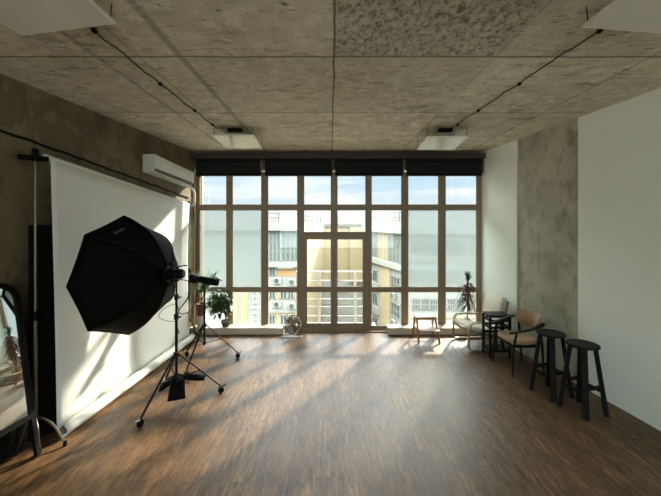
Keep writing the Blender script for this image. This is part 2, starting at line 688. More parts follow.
# lintel above the glass
struct('wall_window', MB().box((XLw - .02, D + .02, wz(170)), (XRw + .02, D + .3, CEIL)), m_lwall, sm=False)


def window(name, xs, ys, frost=(), vb=None, thick=None):
    """frame grid with its panes. xs: list of (bar_left_px, bar_right_px); ys the same, top to bottom"""
    fr = MB()
    ytop, ybot = wz(ys[0][0]), wz(ys[-1][1])
    for a, b in xs:
        fr.box((wx(a), D, ybot), (wx(b), D + FD, ytop))
    for i in range(len(xs) - 1):
        for a, b in ys:
            fr.box((wx(xs[i][1]), D + .004, wz(b)), (wx(xs[i + 1][0]), D + FD - .004, wz(a)))
    o = struct(name, fr, m_frame, bev=0.004)
    beads = MB()
    for i in range(len(xs) - 1):
        for j in range(len(ys) - 1):
            x0, x1 = wx(xs[i][1]), wx(xs[i + 1][0])
            z1, z0 = wz(ys[j][1]), wz(ys[j + 1][0])
            g = MB().box((x0 - .004, D + .030, z0 - .004), (x1 + .004, D + .042, z1 + .004))
            if (i, j) in frost:
                f = obj('frosted_pane', g, m_frost, o, sm=False)
                f['label'] = 'frosted window pane'
            else:
                obj('pane', g, m_glass, o, sm=False)
            w_ = .012
            for (p0, p1) in (((x0, z0), (x1, z0 + w_)), ((x0, z1 - w_), (x1, z1)), ((x0, z0), (x0 + w_, z1)), ((x1 - w_, z0), (x1, z1))):
                beads.box((p0[0], D + .016, p0[1]), (p1[0], D + .029, p1[1]))
    obj('glazing_bead', beads, m_frame, o, sm=False)
    return o


YT = (172, 175.5)
rows = [YT, (205, 209.8), (287.6, 291.8), (326.5, 331)]
window('window_1', [(195, 199), (226.5, 232), (261.5, 264.2)], rows, frost=((0, 1), (1, 1)))
window('window_2', [(264.2, 267.5), (297.6, 300.5)], rows)
window('window_3', [(368.6, 371.3), (402, 404.8)], rows)
window('window_4', [(404.8, 408), (439, 445.5), (477.3, 482)], rows, frost=((0, 1), (1, 1)))
window('window_5', [(300.5, 303.6), (331.3, 337), (366, 368.6)], [YT, (205, 209.8), (232.5, 234)])


fr = MB()
for x in (-2.6, -1.17, .27, 1.7, 3.13):
    fr.box((x, BACK - .12, .8), (x + .07, BACK - .05, 3.1))
fr.box((-2.6, BACK - .12, .8), (3.2, BACK - .05, .87)).box((-2.6, BACK - .12, 3.03), (3.2, BACK - .05, 3.1))
o = struct('added_rear_window', fr, m_frame, bev=.004)  # unseen window in the back wall, added to let the fill light in
for x in (-2.53, -1.10, .34, 1.77):
    obj('pane', MB().box((x, BACK - .09, .87), (x + 1.36, BACK - .08, 3.03)), m_glass, o, sm=False)


def door(name, l, r, handle):
    xs = [(l, 306.5), (331.3, r)] if l < 320 else [(l, 337), (363.4, r)]
    ys = [(234, 239), (287.3, 291.7), (324, 329.8)]
    o = window(name, xs, ys)
    if handle:
        hb = MB()
        hx = wx(l + 1.5)
        hb.box((hx - .014, D - .012, .92), (hx + .014, D, 1.07))
        hb.tube([(hx, D - .01, 1.0), (hx, D - .05, 1.0), (hx + .01, D - .055, 1.0), (hx + .11, D - .055, 1.0)], .008, 8)
        obj('door_handle', hb, m_alu, o)
    return o


jam = MB()
jam.box((wx(300.5), D, wz(331)), (wx(301.8), D + FD, wz(233.9)))
jam.box((wx(367.3), D, wz(331)), (wx(368.6), D + FD, wz(233.9)))
struct('trim_1', jam, m_frame, sm=False)
door('door_1', 301.8, 334.35, False)
door('door_2', 334.36, 367.3, True)
m_ledge = M('ledge_board', (196, 184, 166), 0.5, var=0.04)
m_strip = wood('threshold_wood', (120, 92, 70), (150, 120, 92), 0.45)
# ledges and threshold
for nm, xa, xb in (('trim_2', wx(195) - .02, -0.90), ('trim_3', 1.10, 2.99)):
    struct(nm, MB().box((xa, 6.30, 0), (xb, D, 0.125)), m_ledge, bev=0.006)
struct('trim_4', MB().box((-0.90, 6.42, 0), (1.10, D + FD, 0.022)), m_strip, bev=0.004)
struct('trim_5', MB().box((-0.90, 6.50, 0.022), (1.10, D + FD, 0.05)), m_frame, bev=0.004)
# pelmet
m_pelmet = M('pelmet_brown', (52, 43, 38), 0.6, var=0.06)
pel = MB().box((XL(6.42) + .01, 6.36, wz(161) + .02), (XR(6.42) - .02, D + .02, 3.475))
tag(obj('blind_pelmet', pel, m_pelmet, bev=.004), 'long dark brown pelmet box across the top of the window wall', 'pelmet')
m_blind = M('blind_fabric', (14, 12, 13), 0.85, var=0.15, scale=40)
bl_lab = ['black roller blind at the far left end of the window wall, rolled up',
          'rolled up black roller blind above the clear window left of the glass doors',
          'rolled up black roller blind above the right glass door and clear window beside it',
          'black roller blind at the far right end of the window wall, rolled up']
for i, (a, b) in enumerate(((197, 261.5), (265.5, 332), (335, 402.5), (406, 481))):
    t = thing('roller_blind', bl_lab[i], 'blind', (wx((a + b) / 2), D - .07, wz(176)), 0, 'roller blinds under the pelmet')
    mb = MB().box((wx(a), D - .048, wz(174)), (wx(b), D - .040, wz(161) + .02))
    obj('blind_fabric', mb, m_blind, t, sm=False)
    mb = MB().box((wx(a), D - .056, wz(176)), (wx(b), D - .032, wz(174)))
    obj('bottom_rail', mb, m_blackm, t, bev=.003)
    mb = MB().tube([(wx(a) + .01, D - .085, wz(164)), (wx(b) - .01, D - .085, wz(164))], .035, 14)
    obj('fabric_roll', mb, m_blind, t)
    br = MB().box((wx(b) + .002, D - .1, wz(173)), (wx(b) + .014, D - .03, wz(160)))
    obj('bracket', br, m_frame, t, sm=False)

# ------------------------------------------------------------------ outside
m_bwhite = M('facade_white', (120, 121, 116), 0.85, var=0.04, scale=.6)
m_byel = M('facade_yellow', (132, 120, 93), 0.85, var=0.05, scale=.5)
m_bor = M('loggia_orange', (146, 112, 74), 0.85, var=0.05, scale=.5)
m_bpane = M('facade_pane', (54, 64, 64), 0.3, var=0.25, scale=.9, spec=0.6)
m_bglz = M('gallery_glazing', (80, 90, 88), 0.3, var=0.22, scale=.7, spec=0.6)
m_broof = M('roof_grey', (74, 74, 70), 0.8, var=0.06, scale=.5)
m_ground = M('street_ground', (150, 148, 140), 0.9, var=0.1, scale=.1)
m_rail = M('railing_white', (160, 162, 158), 0.5, var=0.02)
GZ = -24.0
gr = obj('street', MB().box((-90, 12, GZ - .3), (90, 140, GZ)), m_ground, sm=False)
gr['kind'] = 'structure'


class Facade:
    """a vertical facade: s runs along it, h is the world height, n points out of it"""
    def __init__(s, root, p0, p1):
        s.root = root
        s.p = Vector((p0[0], p0[1], 0))
        d = Vector((p1[0] - p0[0], p1[1] - p0[1], 0))
        s.len = d.length
        s.u = d.normalized()
        s.n = Vector((s.u.y, -s.u.x, 0))

    def q(s, s0, s1, d0, d1):
        a = [s.p + s.u * x + s.n * y for x, y in ((s0, d0), (s1, d0), (s1, d1), (s0, d1))]
        return [(v.x, v.y) for v in a]

    def box(s, mb, s0, s1, h0, h1, d0, d1, mi=0):
        return mb.hexa(s.q(s0, s1, d0, d1), min(h0, h1), max(h0, h1), mi)

    def win(s, s0, s1, h0, h1, nv=2, nh=1, name='window', pane=None):
        fr = MB()
        fw = .09
        h0, h1 = min(h0, h1), max(h0, h1)
        s.box(fr, s0, s1, h0, h0 + fw, 0, .1)
        s.box(fr, s0, s1, h1 - fw, h1, 0, .1)
        for i in range(nv + 1):
            x = s0 + (s1 - s0 - fw) * i / nv
            s.box(fr, x, x + fw, h0, h1, 0, .1)
        for i in range(1, nh + 1):
            y = h0 + (h1 - h0) * i / (nh + 1)
            s.box(fr, s0, s1, y - fw / 2, y + fw / 2, 0, .1)
        f = obj(name, fr, m_bwhite, s.root, sm=False)
        g = MB()
        s.box(g, s0 + .02, s1 - .02, h0 + .02, h1 - .02, .01, .05)
        obj('pane', g, pane or m_bpane, f, sm=False)

    def part(s, name, mat, s0, s1, h0, h1, d0, d1):
        mb = MB()
        s.box(mb, s0, s1, h0, h1, d0, d1)
        return obj(name, mb, mat, s.root, sm=False)

    def condenser(s, x, h):
        mb = MB()
        s.box(mb, x, x + .8, h, h + .6, .12, .42)
        o = obj('air_conditioner_unit', mb, m_bwhite, s.root, sm=False)
        fn = MB()
        c = s.p + s.u * (x + .32) + s.n * .43
        fn.lathe([(.24, 0), (.24, .02)], (c.x, c.y, h + .3), 16, axis=s.n)
        obj('fan_grille', fn, m_bpane, o, sm=False)


def hh(py, z):      # height of something seen at row py at distance z
    return H - (py - 222) * z / 330


def roof_rail(parent, pts, h0, hgt):
    mb = MB()
    for a, b in zip(pts[:-1], pts[1:]):
        for k in (.5, 1.0):
            mb.tube([(a[0], a[1], h0 + hgt * k), (b[0], b[1], h0 + hgt * k)], .035, 5)
        n = max(1, int((Vector(a) - Vector(b)).length / 2.2))
        for i in range(n + 1):
            p = Vector(a).lerp(Vector(b), i / n)
            mb.tube([(p.x, p.y, h0), (p.x, p.y, h0 + hgt)], .035, 5)
    obj('roof_railing', mb, m_broof, parent, sm=False)


# --- left block
zA = 35.0
kA = zA / 330
XA = lambda px: (px - 330.5) * kA
tA = thing('apartment_building', 'pale apartment block with glazed top gallery and orange loggia, outside left of the doors', 'building', (-9, 40, GZ), 0)
bodyA = MB().hexa([(-22, zA), (XA(300.5), zA), (XA(300.5) + 2.2, 47.5), (-22, 47.5)], GZ, hh(224, zA))
obj('wall', bodyA, m_byel, tA, sm=False)
fA = Facade(tA, (-22, zA), (XA(300.5), zA))
sA = lambda px: XA(px) + 22
fA.part('roof_fascia', m_bwhite, 0, fA.len + .35, hh(222.5, zA), hh(230.5, zA), -.2, .55)
fA.part('white_facade', m_bwhite, 0, sA(262), hh(330, zA), hh(231, zA), 0, .08)
gl = []
for a in range(6):
    x0 = 266 - a * 15
    if a == 0:
        fA.win(sA(265), sA(281), hh(262, zA), hh(231, zA), 4, 2, 'gallery_window', m_bglz)
        fA.win(sA(281), sA(299.5), hh(262, zA), hh(231, zA), 4, 2, 'gallery_window', m_bglz)
for a in range(3):
    fA.win(sA(250 - 18 * a - 14), sA(250 - 18 * a), hh(262, zA), hh(233, zA), 3, 2, 'gallery_window', m_bglz)
fA.part('balcony_band', m_bwhite, sA(264), sA(300.2), hh(262, zA), hh(266.5, zA), 0, .5)
for row, (t0, b0) in enumerate(((266.8, 276), (291, 299.5), (314.5, 325))):
    fA.win(sA(269), sA(275.5), hh(b0, zA), hh(t0, zA), 2, 0)
    if row == 0:
        fA.part('loggia', m_bor, sA(279), sA(294), hh(b0, zA), hh(t0, zA), 0, .06)
        fA.part('loggia_soffit', m_bwhite, sA(278.5), sA(294.5), hh(t0 + 1, zA), hh(t0, zA), 0, .5)
    else:
        fA.win(sA(280), sA(287), hh(b0, zA), hh(t0, zA), 2, 0)
        fA.win(sA(287.6), sA(294), hh(b0, zA), hh(t0, zA), 2, 0)
    fA.part('balcony_parapet', m_bwhite, sA(264), sA(295), hh(b0 + 13, zA), hh(b0 + .4, zA), 0, .11)
    fA.condenser(sA(274), hh(b0 + 7, zA))
    fA.condenser(sA(289), hh(b0 + 8.5, zA))
for row in ((292.5, 304.5), (309, 321), (325.5, 336)):
    fA.win(sA(250.5), sA(255), hh(row[1], zA), hh(row[0], zA), 1, 1)
    fA.win(sA(255.6), sA(260.5), hh(row[1], zA), hh(row[0], zA), 1, 1)
    fA.win(sA(205), sA(212), hh(row[1], zA), hh(row[0], zA), 2, 1)
for a_, b_ in ((228, 238), (241, 248)):
    fA.part('yellow_panel', m_byel, sA(a_), sA(b_), hh(345, zA), hh(291, zA), .09, .14)
roof_rail(tA, [(-22, zA + .6), (XA(300), zA + .6), (XA(300.5) + 1.8, 46.5)], hh(222.5, zA), 1.0)

# --- middle block, further back
zC = 50.0
kC = zC / 330
XC = lambda px: (px - 330.5) * kC
tC = thing('apartment_building', 'plain yellow apartment block straight behind the glass doors, furthest away', 'building', (1.5, 55, GZ), 0)
obj('wall', MB().box((XC(300), zC, GZ), (XC(376), 62, hh(226, zC))), m_byel, tC, sm=False)
fC = Facade(tC, (XC(300), zC), (XC(376), zC))
sC = lambda px: (px - 300) * kC
fC.part('roof_fascia', m_broof, 0, fC.len, hh(226.5, zC), hh(224, zC), -.2, .4)
fC.part('white_storeys', m_bwhite, sC(318), sC(372), hh(350, zC), hh(281, zC), 0, .1)
fC.part('white_pilaster', m_bwhite, sC(316.5), sC(320), hh(350, zC), hh(240, zC), 0, .12)
fC.part('corner_pier', m_byel, sC(349.5), sC(372), hh(281, zC), hh(227, zC), 0, 1.2)
for t0, b0 in ((240, 249.5), (252, 261), (272.5, 280), (298, 308), (311, 320), (324, 333)):
    fC.win(sC(306.5), sC(311.5), hh(b0, zC), hh(t0, zC), 2, 1)
    fC.win(sC(311.9), sC(316.3), hh(b0, zC), hh(t0, zC), 1, 1)
    fC.part('sill_band', m_bwhite, sC(304), sC(317), hh(b0 + 3, zC), hh(b0 + .3, zC), 0, .4)
for yy in (292, 303, 313):
    fC.part('balcony_band', m_byel, sC(322), sC(349), hh(yy + .7, zC), hh(yy, zC), .1, .2)
roof_rail(tC, [(XC(302), zC + .5), (XC(374), zC + .5)], hh(224, zC), 1.1)

# --- right block: a receding face and a face towards the room
pB0, pB1, pB2 = (5.0, 46.0), (8.25, 34.0), (34.0, 34.0)
tB = thing('apartment_building', 'white apartment block with yellow strip and glazed gallery, outside right of the doors', 'building', (18, 42, GZ), 0)
topB = 1.85
obj('wall', MB().hexa([pB0, pB1, pB2, (34, 52), (5.0, 52)], GZ, topB) if False else MB().add(
    [(x, y, z) for z in (GZ, topB) for x, y in (pB0, pB1, pB2, (34, 48), (5, 48))],
    [(4, 3, 2, 1, 0), (5, 6, 7, 8, 9), (0, 1, 6, 5), (1, 2, 7, 6), (2, 3, 8, 7), (3, 4, 9, 8), (4, 0, 5, 9)]),
    m_bwhite, tB, sm=False)
fB = Facade(tB, pB0, pB1)
Ls = fB.len


def sB(px):     # column -> distance along the receding face
    k = (px - 330.5) / 330
    dx, dy = pB1[0] - pB0[0], pB1[1] - pB0[1]
    t_ = (pB0[0] - k * pB0[1]) / (k * dy - dx)
    return t_ * Ls


fB.part('roof_fascia', m_bwhite, -.2, Ls + .5, topB - .95, topB + .35, -.3, .55)
for a, b in ((372.2, 377.5), (378.5, 388.5), (389.5, 400), (400.8, 408)):
    fB.win(sB(a), sB(b), -2.5, .85, 3 if b - a > 6 else 2, 2, 'gallery_window', m_bglz if a != 378.5 else m_byel)
fB.part('gallery_slab', m_bwhite, 0, Ls + .1, -3.1, -2.5, 0, .45)
fB.part('yellow_strip', m_byel, sB(381), sB(390.5), -14, -3.1, 0, .12)
for k in range(4):
    b0 = -5.6 - 3.0 * k
    fB.win(sB(372.5), sB(378), b0, b0 + 1.5, 2, 0)
    fB.win(sB(391.5), sB(400.5), b0, b0 + 1.6, 3, 1)
    fB.part('balcony_band', m_bwhite, sB(370), sB(380), b0 - 1.0, b0 - .1, 0, .25)
    fB.condenser(sB(394), b0 - .9)
fB2 = Facade(tB, pB1, pB2)
kB = 34 / 330
sB2 = lambda px: (px - 330.5) * kB - pB1[0]
fB2.part('roof_fascia', m_bwhite, -.5, fB2.len, topB - .95, topB + .35, -.3, .55)
for t0, b0 in ((243, 254), (271, 282), (298.8, 310), (327, 338)):
    for a in (412, 421, 430, 447, 455.5, 470, 479, 496):
        fB2.win(sB2(a), sB2(a + 8), hh(b0, 34), hh(t0, 34), 3, 1)
    fB2.part('storey_band', m_byel, 0, fB2.len, hh(b0 + 8, 34), hh(b0 + 6.5, 34), 0, .1)
roof_rail(tB, [(5.3, 46), (8.3, 34.6), (30, 34.6)], topB + .35, 1.0)

# --- own balcony in front of the doors
struct('trim_6', MB().box((-.80, D + FD + .01, -.22), (.95, 7.14, -.02)), M('balcony_slab', (140, 138, 130), 0.8, var=.06), sm=False)
t = thing('balcony_railing', 'white metal balcony railing seen through the glass doors', 'railing', (0.07, 7.09, -.02))
mb = MB()
zr = 7.09
for py, rr in ((271.7, .018), (280.5, .010), (289, .010), (299, .010), (306.6, .010), (316, .010)):
    mb.tube([(-.74, zr, hh(py, zr)), (.90, zr, hh(py, zr))], rr, 8)
obj('rails', mb, m_rail, t)
for px in (297, 319.3, 355.3, 371):
    X = (px - 330.5) * zr / 330
    obj('post', MB().box((X - .025, zr - .03, -.02), (X + .025, zr + .03, hh(271.7, zr))), m_rail, t, bev=.004)
# the own building's yellow pier next to the left window
s_ = MB().hexa([(XLw - .5, D + .31), (XLw + .02, D + .31), (XLw - .01, D + .47), (XLw - .5, D + .47)], GZ, CEIL + 1)
pier = obj('facade_pier', s_, m_byel, sm=False)
tag(pier, 'pale yellow pier of the outer wall beside the leftmost window column', 'pier', kind='structure')

# ------------------------------------------------------------------ air conditioner on the left wall
m_acd = M('louver_dark', (60, 58, 54), 0.5)


def aclocal(y, off):
    return Vector((XL(y) + off, y, 0))


tAC = thing('air_conditioner', 'long white split air conditioner high on the left wall near the window', 'air conditioner', (XL(5.55) + .1, 5.55, 2.86))
ya, yb = 5.0, 6.12
za, zb = 3.18, 3.08      # its top: the unit hangs slightly out of level
du = (aclocal(yb, 0) - aclocal(ya, 0)); du.z = zb - za
nn = Vector((1, -0.107, 0)).normalized()
prof = [(0.002, 0), (.19, 0), (.215, -.03), (.215, -.2), (.15, -.262), (.002, -.275)]
vs = []
for e in (0, 1):
    base = aclocal(ya, 0) + Vector((0, 0, za)) + du * e
    for o_, h_ in prof:
        vs.append(base + nn * o_ + Vector((0, 0, h_)))
n_ = len(prof)
fs = [tuple(range(n_)), tuple(range(2 * n_ - 1, n_ - 1, -1))] + [(i, (i + 1) % n_, n_ + (i + 1) % n_, n_ + i) for i in range(n_)]
obj('body', MB().add(vs, fs), m_whitep, tAC, bev=.008)
b0 = aclocal(ya, 0) + Vector((0, 0, za))
obj('front_panel', MB().obox(b0 + du * .5 + nn * .219 + Vector((0, 0, -.11)), du * .485, nn * .004, Vector((0, 0, .085))), m_whitep, tAC, bev=.003)
obj('vent_louver', MB().obox(b0 + du * .5 + nn * .186 + Vector((0, 0, -.232)), du * .47, (nn * .65 + Vector((0, 0, .62))).normalized() * .028, (nn * -.62 + Vector((0, 0, .65))).normalized() * -.006), m_acd, tAC)
obj('display_strip', MB().obox(b0 + du * .45 + nn * .2245 + Vector((0, 0, -.13)), du * .3, nn * .0015, Vector((0, 0, .022))), M('pale_strip', (236, 236, 232), .3, var=.01), tAC, sm=False)
pp = [aclocal(5.85, .10) + Vector((0, 0, 2.83)), aclocal(5.98, .16) + Vector((0, 0, 2.80)), aclocal(6.16, .17) + Vector((0, 0, 2.74)), aclocal(6.20, .17) + Vector((0, 0, 2.62)), aclocal(6.2, .15) + Vector((0, 0, 2.47)), aclocal(6.18, .05) + Vector((0, 0, 2.45))]
o = obj('drain_pipe', MB().tube(spline(pp, 6), .022, 10), m_whitep)
tag(o, 'white plastic pipe bending down from the end of the air conditioner', 'pipe')
# cable on the wall
pts = []
rnd = random.Random(3)
for i in range(31):
    y = 2.4 + (6.3 - 2.4) * i / 30
    z = 3.0 - (y - 3.058) * (.39 / 3.23) + rnd.uniform(-.008, .008)
    pts.append(aclocal(y, .014) + Vector((0, 0, z)))
o = obj('wall_cable', MB().tube(pts, .013, 6), m_blackm)
tag(o, 'dark cable running along the bare left wall above the paper backdrop', 'cable')

# ------------------------------------------------------------------ ceiling panels and cables
m_panel = M('panel_diffuser', (218, 213, 197), 0.22, var=0.02, scale=3, spec=.6)
pc = [((-1.406, 5.08), (0, -.054), 'switched off white ceiling light panel near the window, on the left', (4.78, 5.38), (3.405, 3.35)),
      ((1.70, 5.08), (0, -.05), 'switched off white ceiling light panel near the window, on the right', None, (3.385, 3.325))]
wirem = M('wire_dark', (40, 34, 28), .6)


def panel(cx, cy, z, tiltx, tilty, label):
    """z at the centre; tiltx/tilty = height change across the panel in X / Y"""
    t = thing('ceiling_light_panel', label, 'ceiling light', (cx, cy, z), 0, 'hanging ceiling light panels')
    ax = Vector((.30, 0, tiltx / 2))
    ay = Vector((0, .30, tilty / 2))
    up = ax.cross(ay).normalized()
    c = Vector((cx, cy, z))
    fr = MB()
    for s in (-1, 1):
        fr.obox(c + ax * s * .975 + up * .012, ax * .025, ay, up * .009)
        fr.obox(c + ay * s * .975 + up * .012, ax * .95, ay * .025, up * .009)
    obj('frame', fr, m_whitep, t, bev=.002, sm=False)
    obj('diffuser', MB().obox(c + up * .004, ax * .95, ay * .95, up * .003), m_panel, t, sm=False)
    obj('back_plate', MB().obox(c + up * .022, ax * .95, ay * .95, up * .003), m_alu, t, sm=False)
    for i, j in ((-1, -1), (1, -1), (1, 1), (-1, 1)):
        p = c + ax * i * .93 + ay * j * .93 + up * .026
        obj('hanger_wire', MB().tube([p, (p.x + .01 * i, p.y, CEIL + .005)], .004, 5), wirem, t)
    dr = MB().box((cx - .1, cy - .24, CEIL - .045), (cx + .1, cy - .16, CEIL + .002))
    obj('driver_box', dr, m_blackm, t, bev=.004)
    return t


panel(-1.41, 5.08, 3.375, 0, -.055, pc[0][2])
panel(1.70, 5.08, 3.350, 0.0, -.055, pc[1][2])
panel(-1.67, 1.81, 3.375, .075, 0, 'switched off white ceiling light panel cut by the top edge of the photo, on the left')
panel(1.93, 1.84, 3.385, -.045, 0, 'switched off white ceiling light panel cut by the top edge of the photo, on the right')
for X0, X1, lb in ((-1.69, -1.66, 'dark cable with knots along the ceiling between the two left light panels'),
                   (1.92, 1.76, 'dark cable with knots along the ceiling between the two right light panels')):
    pts = []
    t = thing('ceiling_cable', lb, 'cable', ((X0 + X1) / 2, 3.4, CEIL - .03), 0, 'cables feeding the ceiling light panels')
    for i in range(25):
        u = i / 24
        y = 2.12 + u * 2.72
        pts.append((X0 + (X1 - X0) * u + rnd.uniform(-.012, .012), y, CEIL - .012 - .01 * math.sin(u * PI * 4) ** 2))
    obj('wire', MB().tube(pts, .006, 6), wirem, t)
    for u in (.12, .45, .72, .93):
        p = pts[int(u * 24)]
        obj('clip', MB().lathe([(.009, -.025), (.017, -.012), (.018, .01), (.009, .025)], (p[0], p[1], p[2]), 10, axis=(0, 1, 0)), m_blackm, t)

# ------------------------------------------------------------------ paper backdrop on its stands
pN, pF = Vector((-2.735, 3.30, 0)), Vector((-2.57, 6.0, 0))
zN, zF = 2.79, 2.46
tBD = thing('paper_backdrop', 'wide white paper photo backdrop hanging along the left wall, its foot curled into a roll', 'backdrop', (-2.65, 4.65, 0))


def bd(u, v):
    b = pN.lerp(pF, u)
    zt = zN + (zF - zN) * u
    z = zt * v + .067 * (1 - v)
    wav = .012 * math.sin(u * 9 + v * 2) * (1 - v) + .02 * math.sin(v * PI) * math.sin(u * 5)
    return Vector((b.x + wav * min(1, v * 6) - .065 * v * (1 - u), b.y, z))


mb = MB().grid(bd, 40, 24)
# foot curls outwards and in again
o = obj('paper', mb, m_paper, tBD, solid=.002, ang=80)
dd = (pF - pN).normalized()
out_ = Vector((dd.y, -dd.x, 0))
mb = MB()
prof = []
for i in range(40):
    a = PI + i / 39 * PI * 3.4
    r = .066 - .0006 * i
    prof.append((r * math.cos(a) + .055, r * math.sin(a) + .067))
vs, fs = [], []
for e in range(21):
    b = pN.lerp(pF, e / 20)
    for (a, z) in prof:
        vs.append(b + out_ * (a + .006) + Vector((0, 0, z)))
m_ = len(prof)
for e in range(20):
    for i in range(m_ - 1):
        fs.append((e * m_ + i, e * m_ + i + 1, (e + 1) * m_ + i + 1, (e + 1) * m_ + i))
obj('paper_roll', MB().add(vs, fs), m_paper, tBD, solid=.003, ang=80)
m_card = M('cardboard', (122, 98, 76), 0.8)
c = pN + out_ * .062 + Vector((0, 0, .066))
c2 = pF + out_ * .062 + Vector((0, 0, .066))
obj('core_tube', MB().tube([c - dd * .015, c2 + dd * .015], .036, 16), m_card, tBD)
top0 = Vector((pN.x - .10, pN.y, zN)); top1 = Vector((pF.x - .035, pF.y, zF))
obj('top_tube', MB().tube([top0 - dd * .03, top1 + dd * .03], .037, 16), m_paper, tBD)

# near stand
m_steel = M('stand_steel', (120, 112, 98), 0.35, 0.8, var=.06)


def bd_stand(base, ztop, arm_to, label, feet, legz=.34):
    t = thing('backdrop_stand', label, 'stand', (base.x, base.y, 0), 0, 'stands holding the paper backdrop')
    obj('lower_pole', MB().tube([(base.x, base.y, .12), (base.x, base.y, 1.25)], .017, 12), m_steel, t)
    obj('upper_pole', MB().tube([(base.x, base.y, 1.2), (base.x, base.y, ztop + .03)], .012, 12), m_steel, t)
    cb = MB().lathe([(.022, 0), (.028, .02), (.028, .07), (.02, .09)], (base.x, base.y, 1.2), 14)
    cb.tube([(base.x, base.y, 1.24), (base.x + .05, base.y - .03, 1.24)], [.008, .014], 8)
    obj('collar', cb, m_blackm, t)
    a = Vector((base.x, base.y, ztop)); b = Vector(arm_to)
    d_ = (b - a).normalized()
    br = MB().bar(a - d_ * .13, b, .035, .05)
    br.lathe([(.02, -.05), (.03, -.03), (.03, .05), (.018, .075)], a + Vector((0, 0, .02)), 12)
    obj('bracket', br, m_blackm, t, bev=.005)
    for f in feet:
        f = Vector(f)
        k = base.lerp(f, .62)
        pts = [Vector((base.x, base.y, legz)), Vector((base.x + (f.x - base.x) * .2, base.y + (f.y - base.y) * .2, legz * .98)), Vector((k.x, k.y, legz * .72)), Vector((f.x, f.y, .03))]
        lg = obj('leg', MB().tube(spline(pts, 5), .011, 8), m_steel, t)
        obj('rubber_foot', MB().lathe([(.016, 0), (.018, .02), (.012, .05)], (f.x, f.y, 0), 10), m_blackm, lg)
    return t


bN = Vector((-2.845, 3.18, 0))
bd_stand(bN, 2.765, (pN.x - .06, pN.y - .03, 2.77), 'steel stand with black clamp arm holding the near end of the paper backdrop',
         [(-2.55, 3.17, 0), (-2.70, 3.06, 0), (-2.93, 3.10, 0)], .27)
bd_stand(Vector((-2.62, 6.10, 0)), 2.44, (pF.x - .035, pF.y + .05, 2.455), 'steel stand at the far end of the paper backdrop beside the window',
         [(-2.42, 6.02, 0), (-2.64, 5.98, 0), (-2.56, 6.24, 0)])

# black panel behind the stand
pa, pb = Vector((-2.945, 3.22, 0)), Vector((-2.80, 3.42, 0))
mb = MB()
u_ = (pb - pa).normalized(); v_ = Vector((-u_.y, u_.x, 0))
ctr = (pa + pb) / 2
mb.obox(ctr + Vector((0, 0, 1.06)), u_ * .125, v_ * .014, Vector((0, 0, 1.06)))
o = obj('black_flag_panel', mb, m_fabric, bev=.004)
tag(o, 'tall narrow black panel standing between backdrop stand and white paper', 'panel')

# ------------------------------------------------------------------ leaning mirror at the left edge
m_mir, tm_, bm_ = nodes('mirror_glass')
bm_.inputs['Metallic'].default_value = 1
bm_.inputs['Roughness'].default_value = 0.02
nn_ = noise(tm_, 2)
tm_.links.new(mixrgb(tm_, nn_.outputs['Fac'], (.80, .88, .88), (.84, .90, .90)), bm_.inputs['Base Color'])
tMi = thing('standing_mirror', 'standing mirror with rounded top corners and black frame at the left edge', 'mirror', (-2.85, 2.6, 0))
wdir = Vector((0.107, 1, 0)).normalized()                     # along the wall
lean = Vector((-.14, 0.012, 1.0)).normalized()
mo = Vector((-2.745, 3.0, .40))                                 # lower right corner of the glass
mnorm = wdir.cross(lean).normalized()
if mnorm.x < 0:
    mnorm = -mnorm
Wm, Hm, rc = .62, 1.18, .14


def rrect(w_, h_, r, grow=0.0, seg=8):
    pts = []
    for cx, cy, a in ((-r, h_ - r, 0), (-w_ + r, h_ - r, PI / 2)):
        for i in range(seg + 1):
            b = a + PI / 2 * i / seg
            pts.append((cx + (r + grow) * math.cos(b), cy + (r + grow) * math.sin(b)))
    pts.append((-w_ - grow, -grow))
    pts.append((grow, -grow))
    return pts


def slab(pts, d0, d1):
    f = lambda p, d_: mo + wdir * p[0] + lean * p[1] + mnorm * d_
    n = len(pts)
    return MB().add([f(p, d0) for p in pts] + [f(p, d1) for p in pts],
                    [tuple(range(n)), tuple(range(2 * n - 1, n - 1, -1))] + [(i, (i + 1) % n, n + (i + 1) % n, n + i) for i in range(n)])


obj('glass', slab(rrect(Wm, Hm, rc), 0, .006), m_mir, tMi, sm=False)
inn, outp = rrect(Wm, Hm, rc), rrect(Wm, Hm, rc, .045)
f = lambda p, d_: mo + wdir * p[0] + lean * p[1] + mnorm * d_
n = len(inn)
vs = [f(p, d_) for d_ in (-.012, .02) for ring in (inn, outp) for p in ring]
fs = []
for i in range(n):
    j = (i + 1) % n
    fs += [(i, j, n + j, n + i), (2 * n + i, 2 * n + j, 3 * n + j, 3 * n + i), (i, j, 2 * n + j, 2 * n + i), (n + i, n + j, 3 * n + j, 3 * n + i)]
obj('frame', MB().add(vs, fs), m_blackm, tMi)
obj('back_board', slab(rrect(Wm, Hm, rc, .02), -.02, -.012), m_blackm, tMi, sm=False)
for s in (0.0, -Wm):
    a = f((s + (.02 if s == 0 else -.02), -.02), 0)
    b = Vector((a.x + .06, a.y, 0.0))
    obj('leg', MB().bar(f((s + (.02 if s == 0 else -.02), .3), -.01), b + Vector((0, 0, .015)), .035, .035), m_blackm, tMi)
    c = Vector((a.x - .14, a.y, 0.015))
    obj('rear_leg', MB().bar(f((s + (.02 if s == 0 else -.02), .25), -.02), c, .03, .03), m_blackm, tMi)
# dark low box under the mirror
mb = MB().hexa([(XL(2.05) + .02, 2.05), (XL(2.05) + .15, 2.05), (XL(3.02) + .15, 3.02), (XL(3.02) + .02, 3.02)], 0, .33)
o = obj('black_case', mb, m_blackm, bev=.015)
tag(o, 'low black equipment case on the floor beneath the standing mirror', 'case')

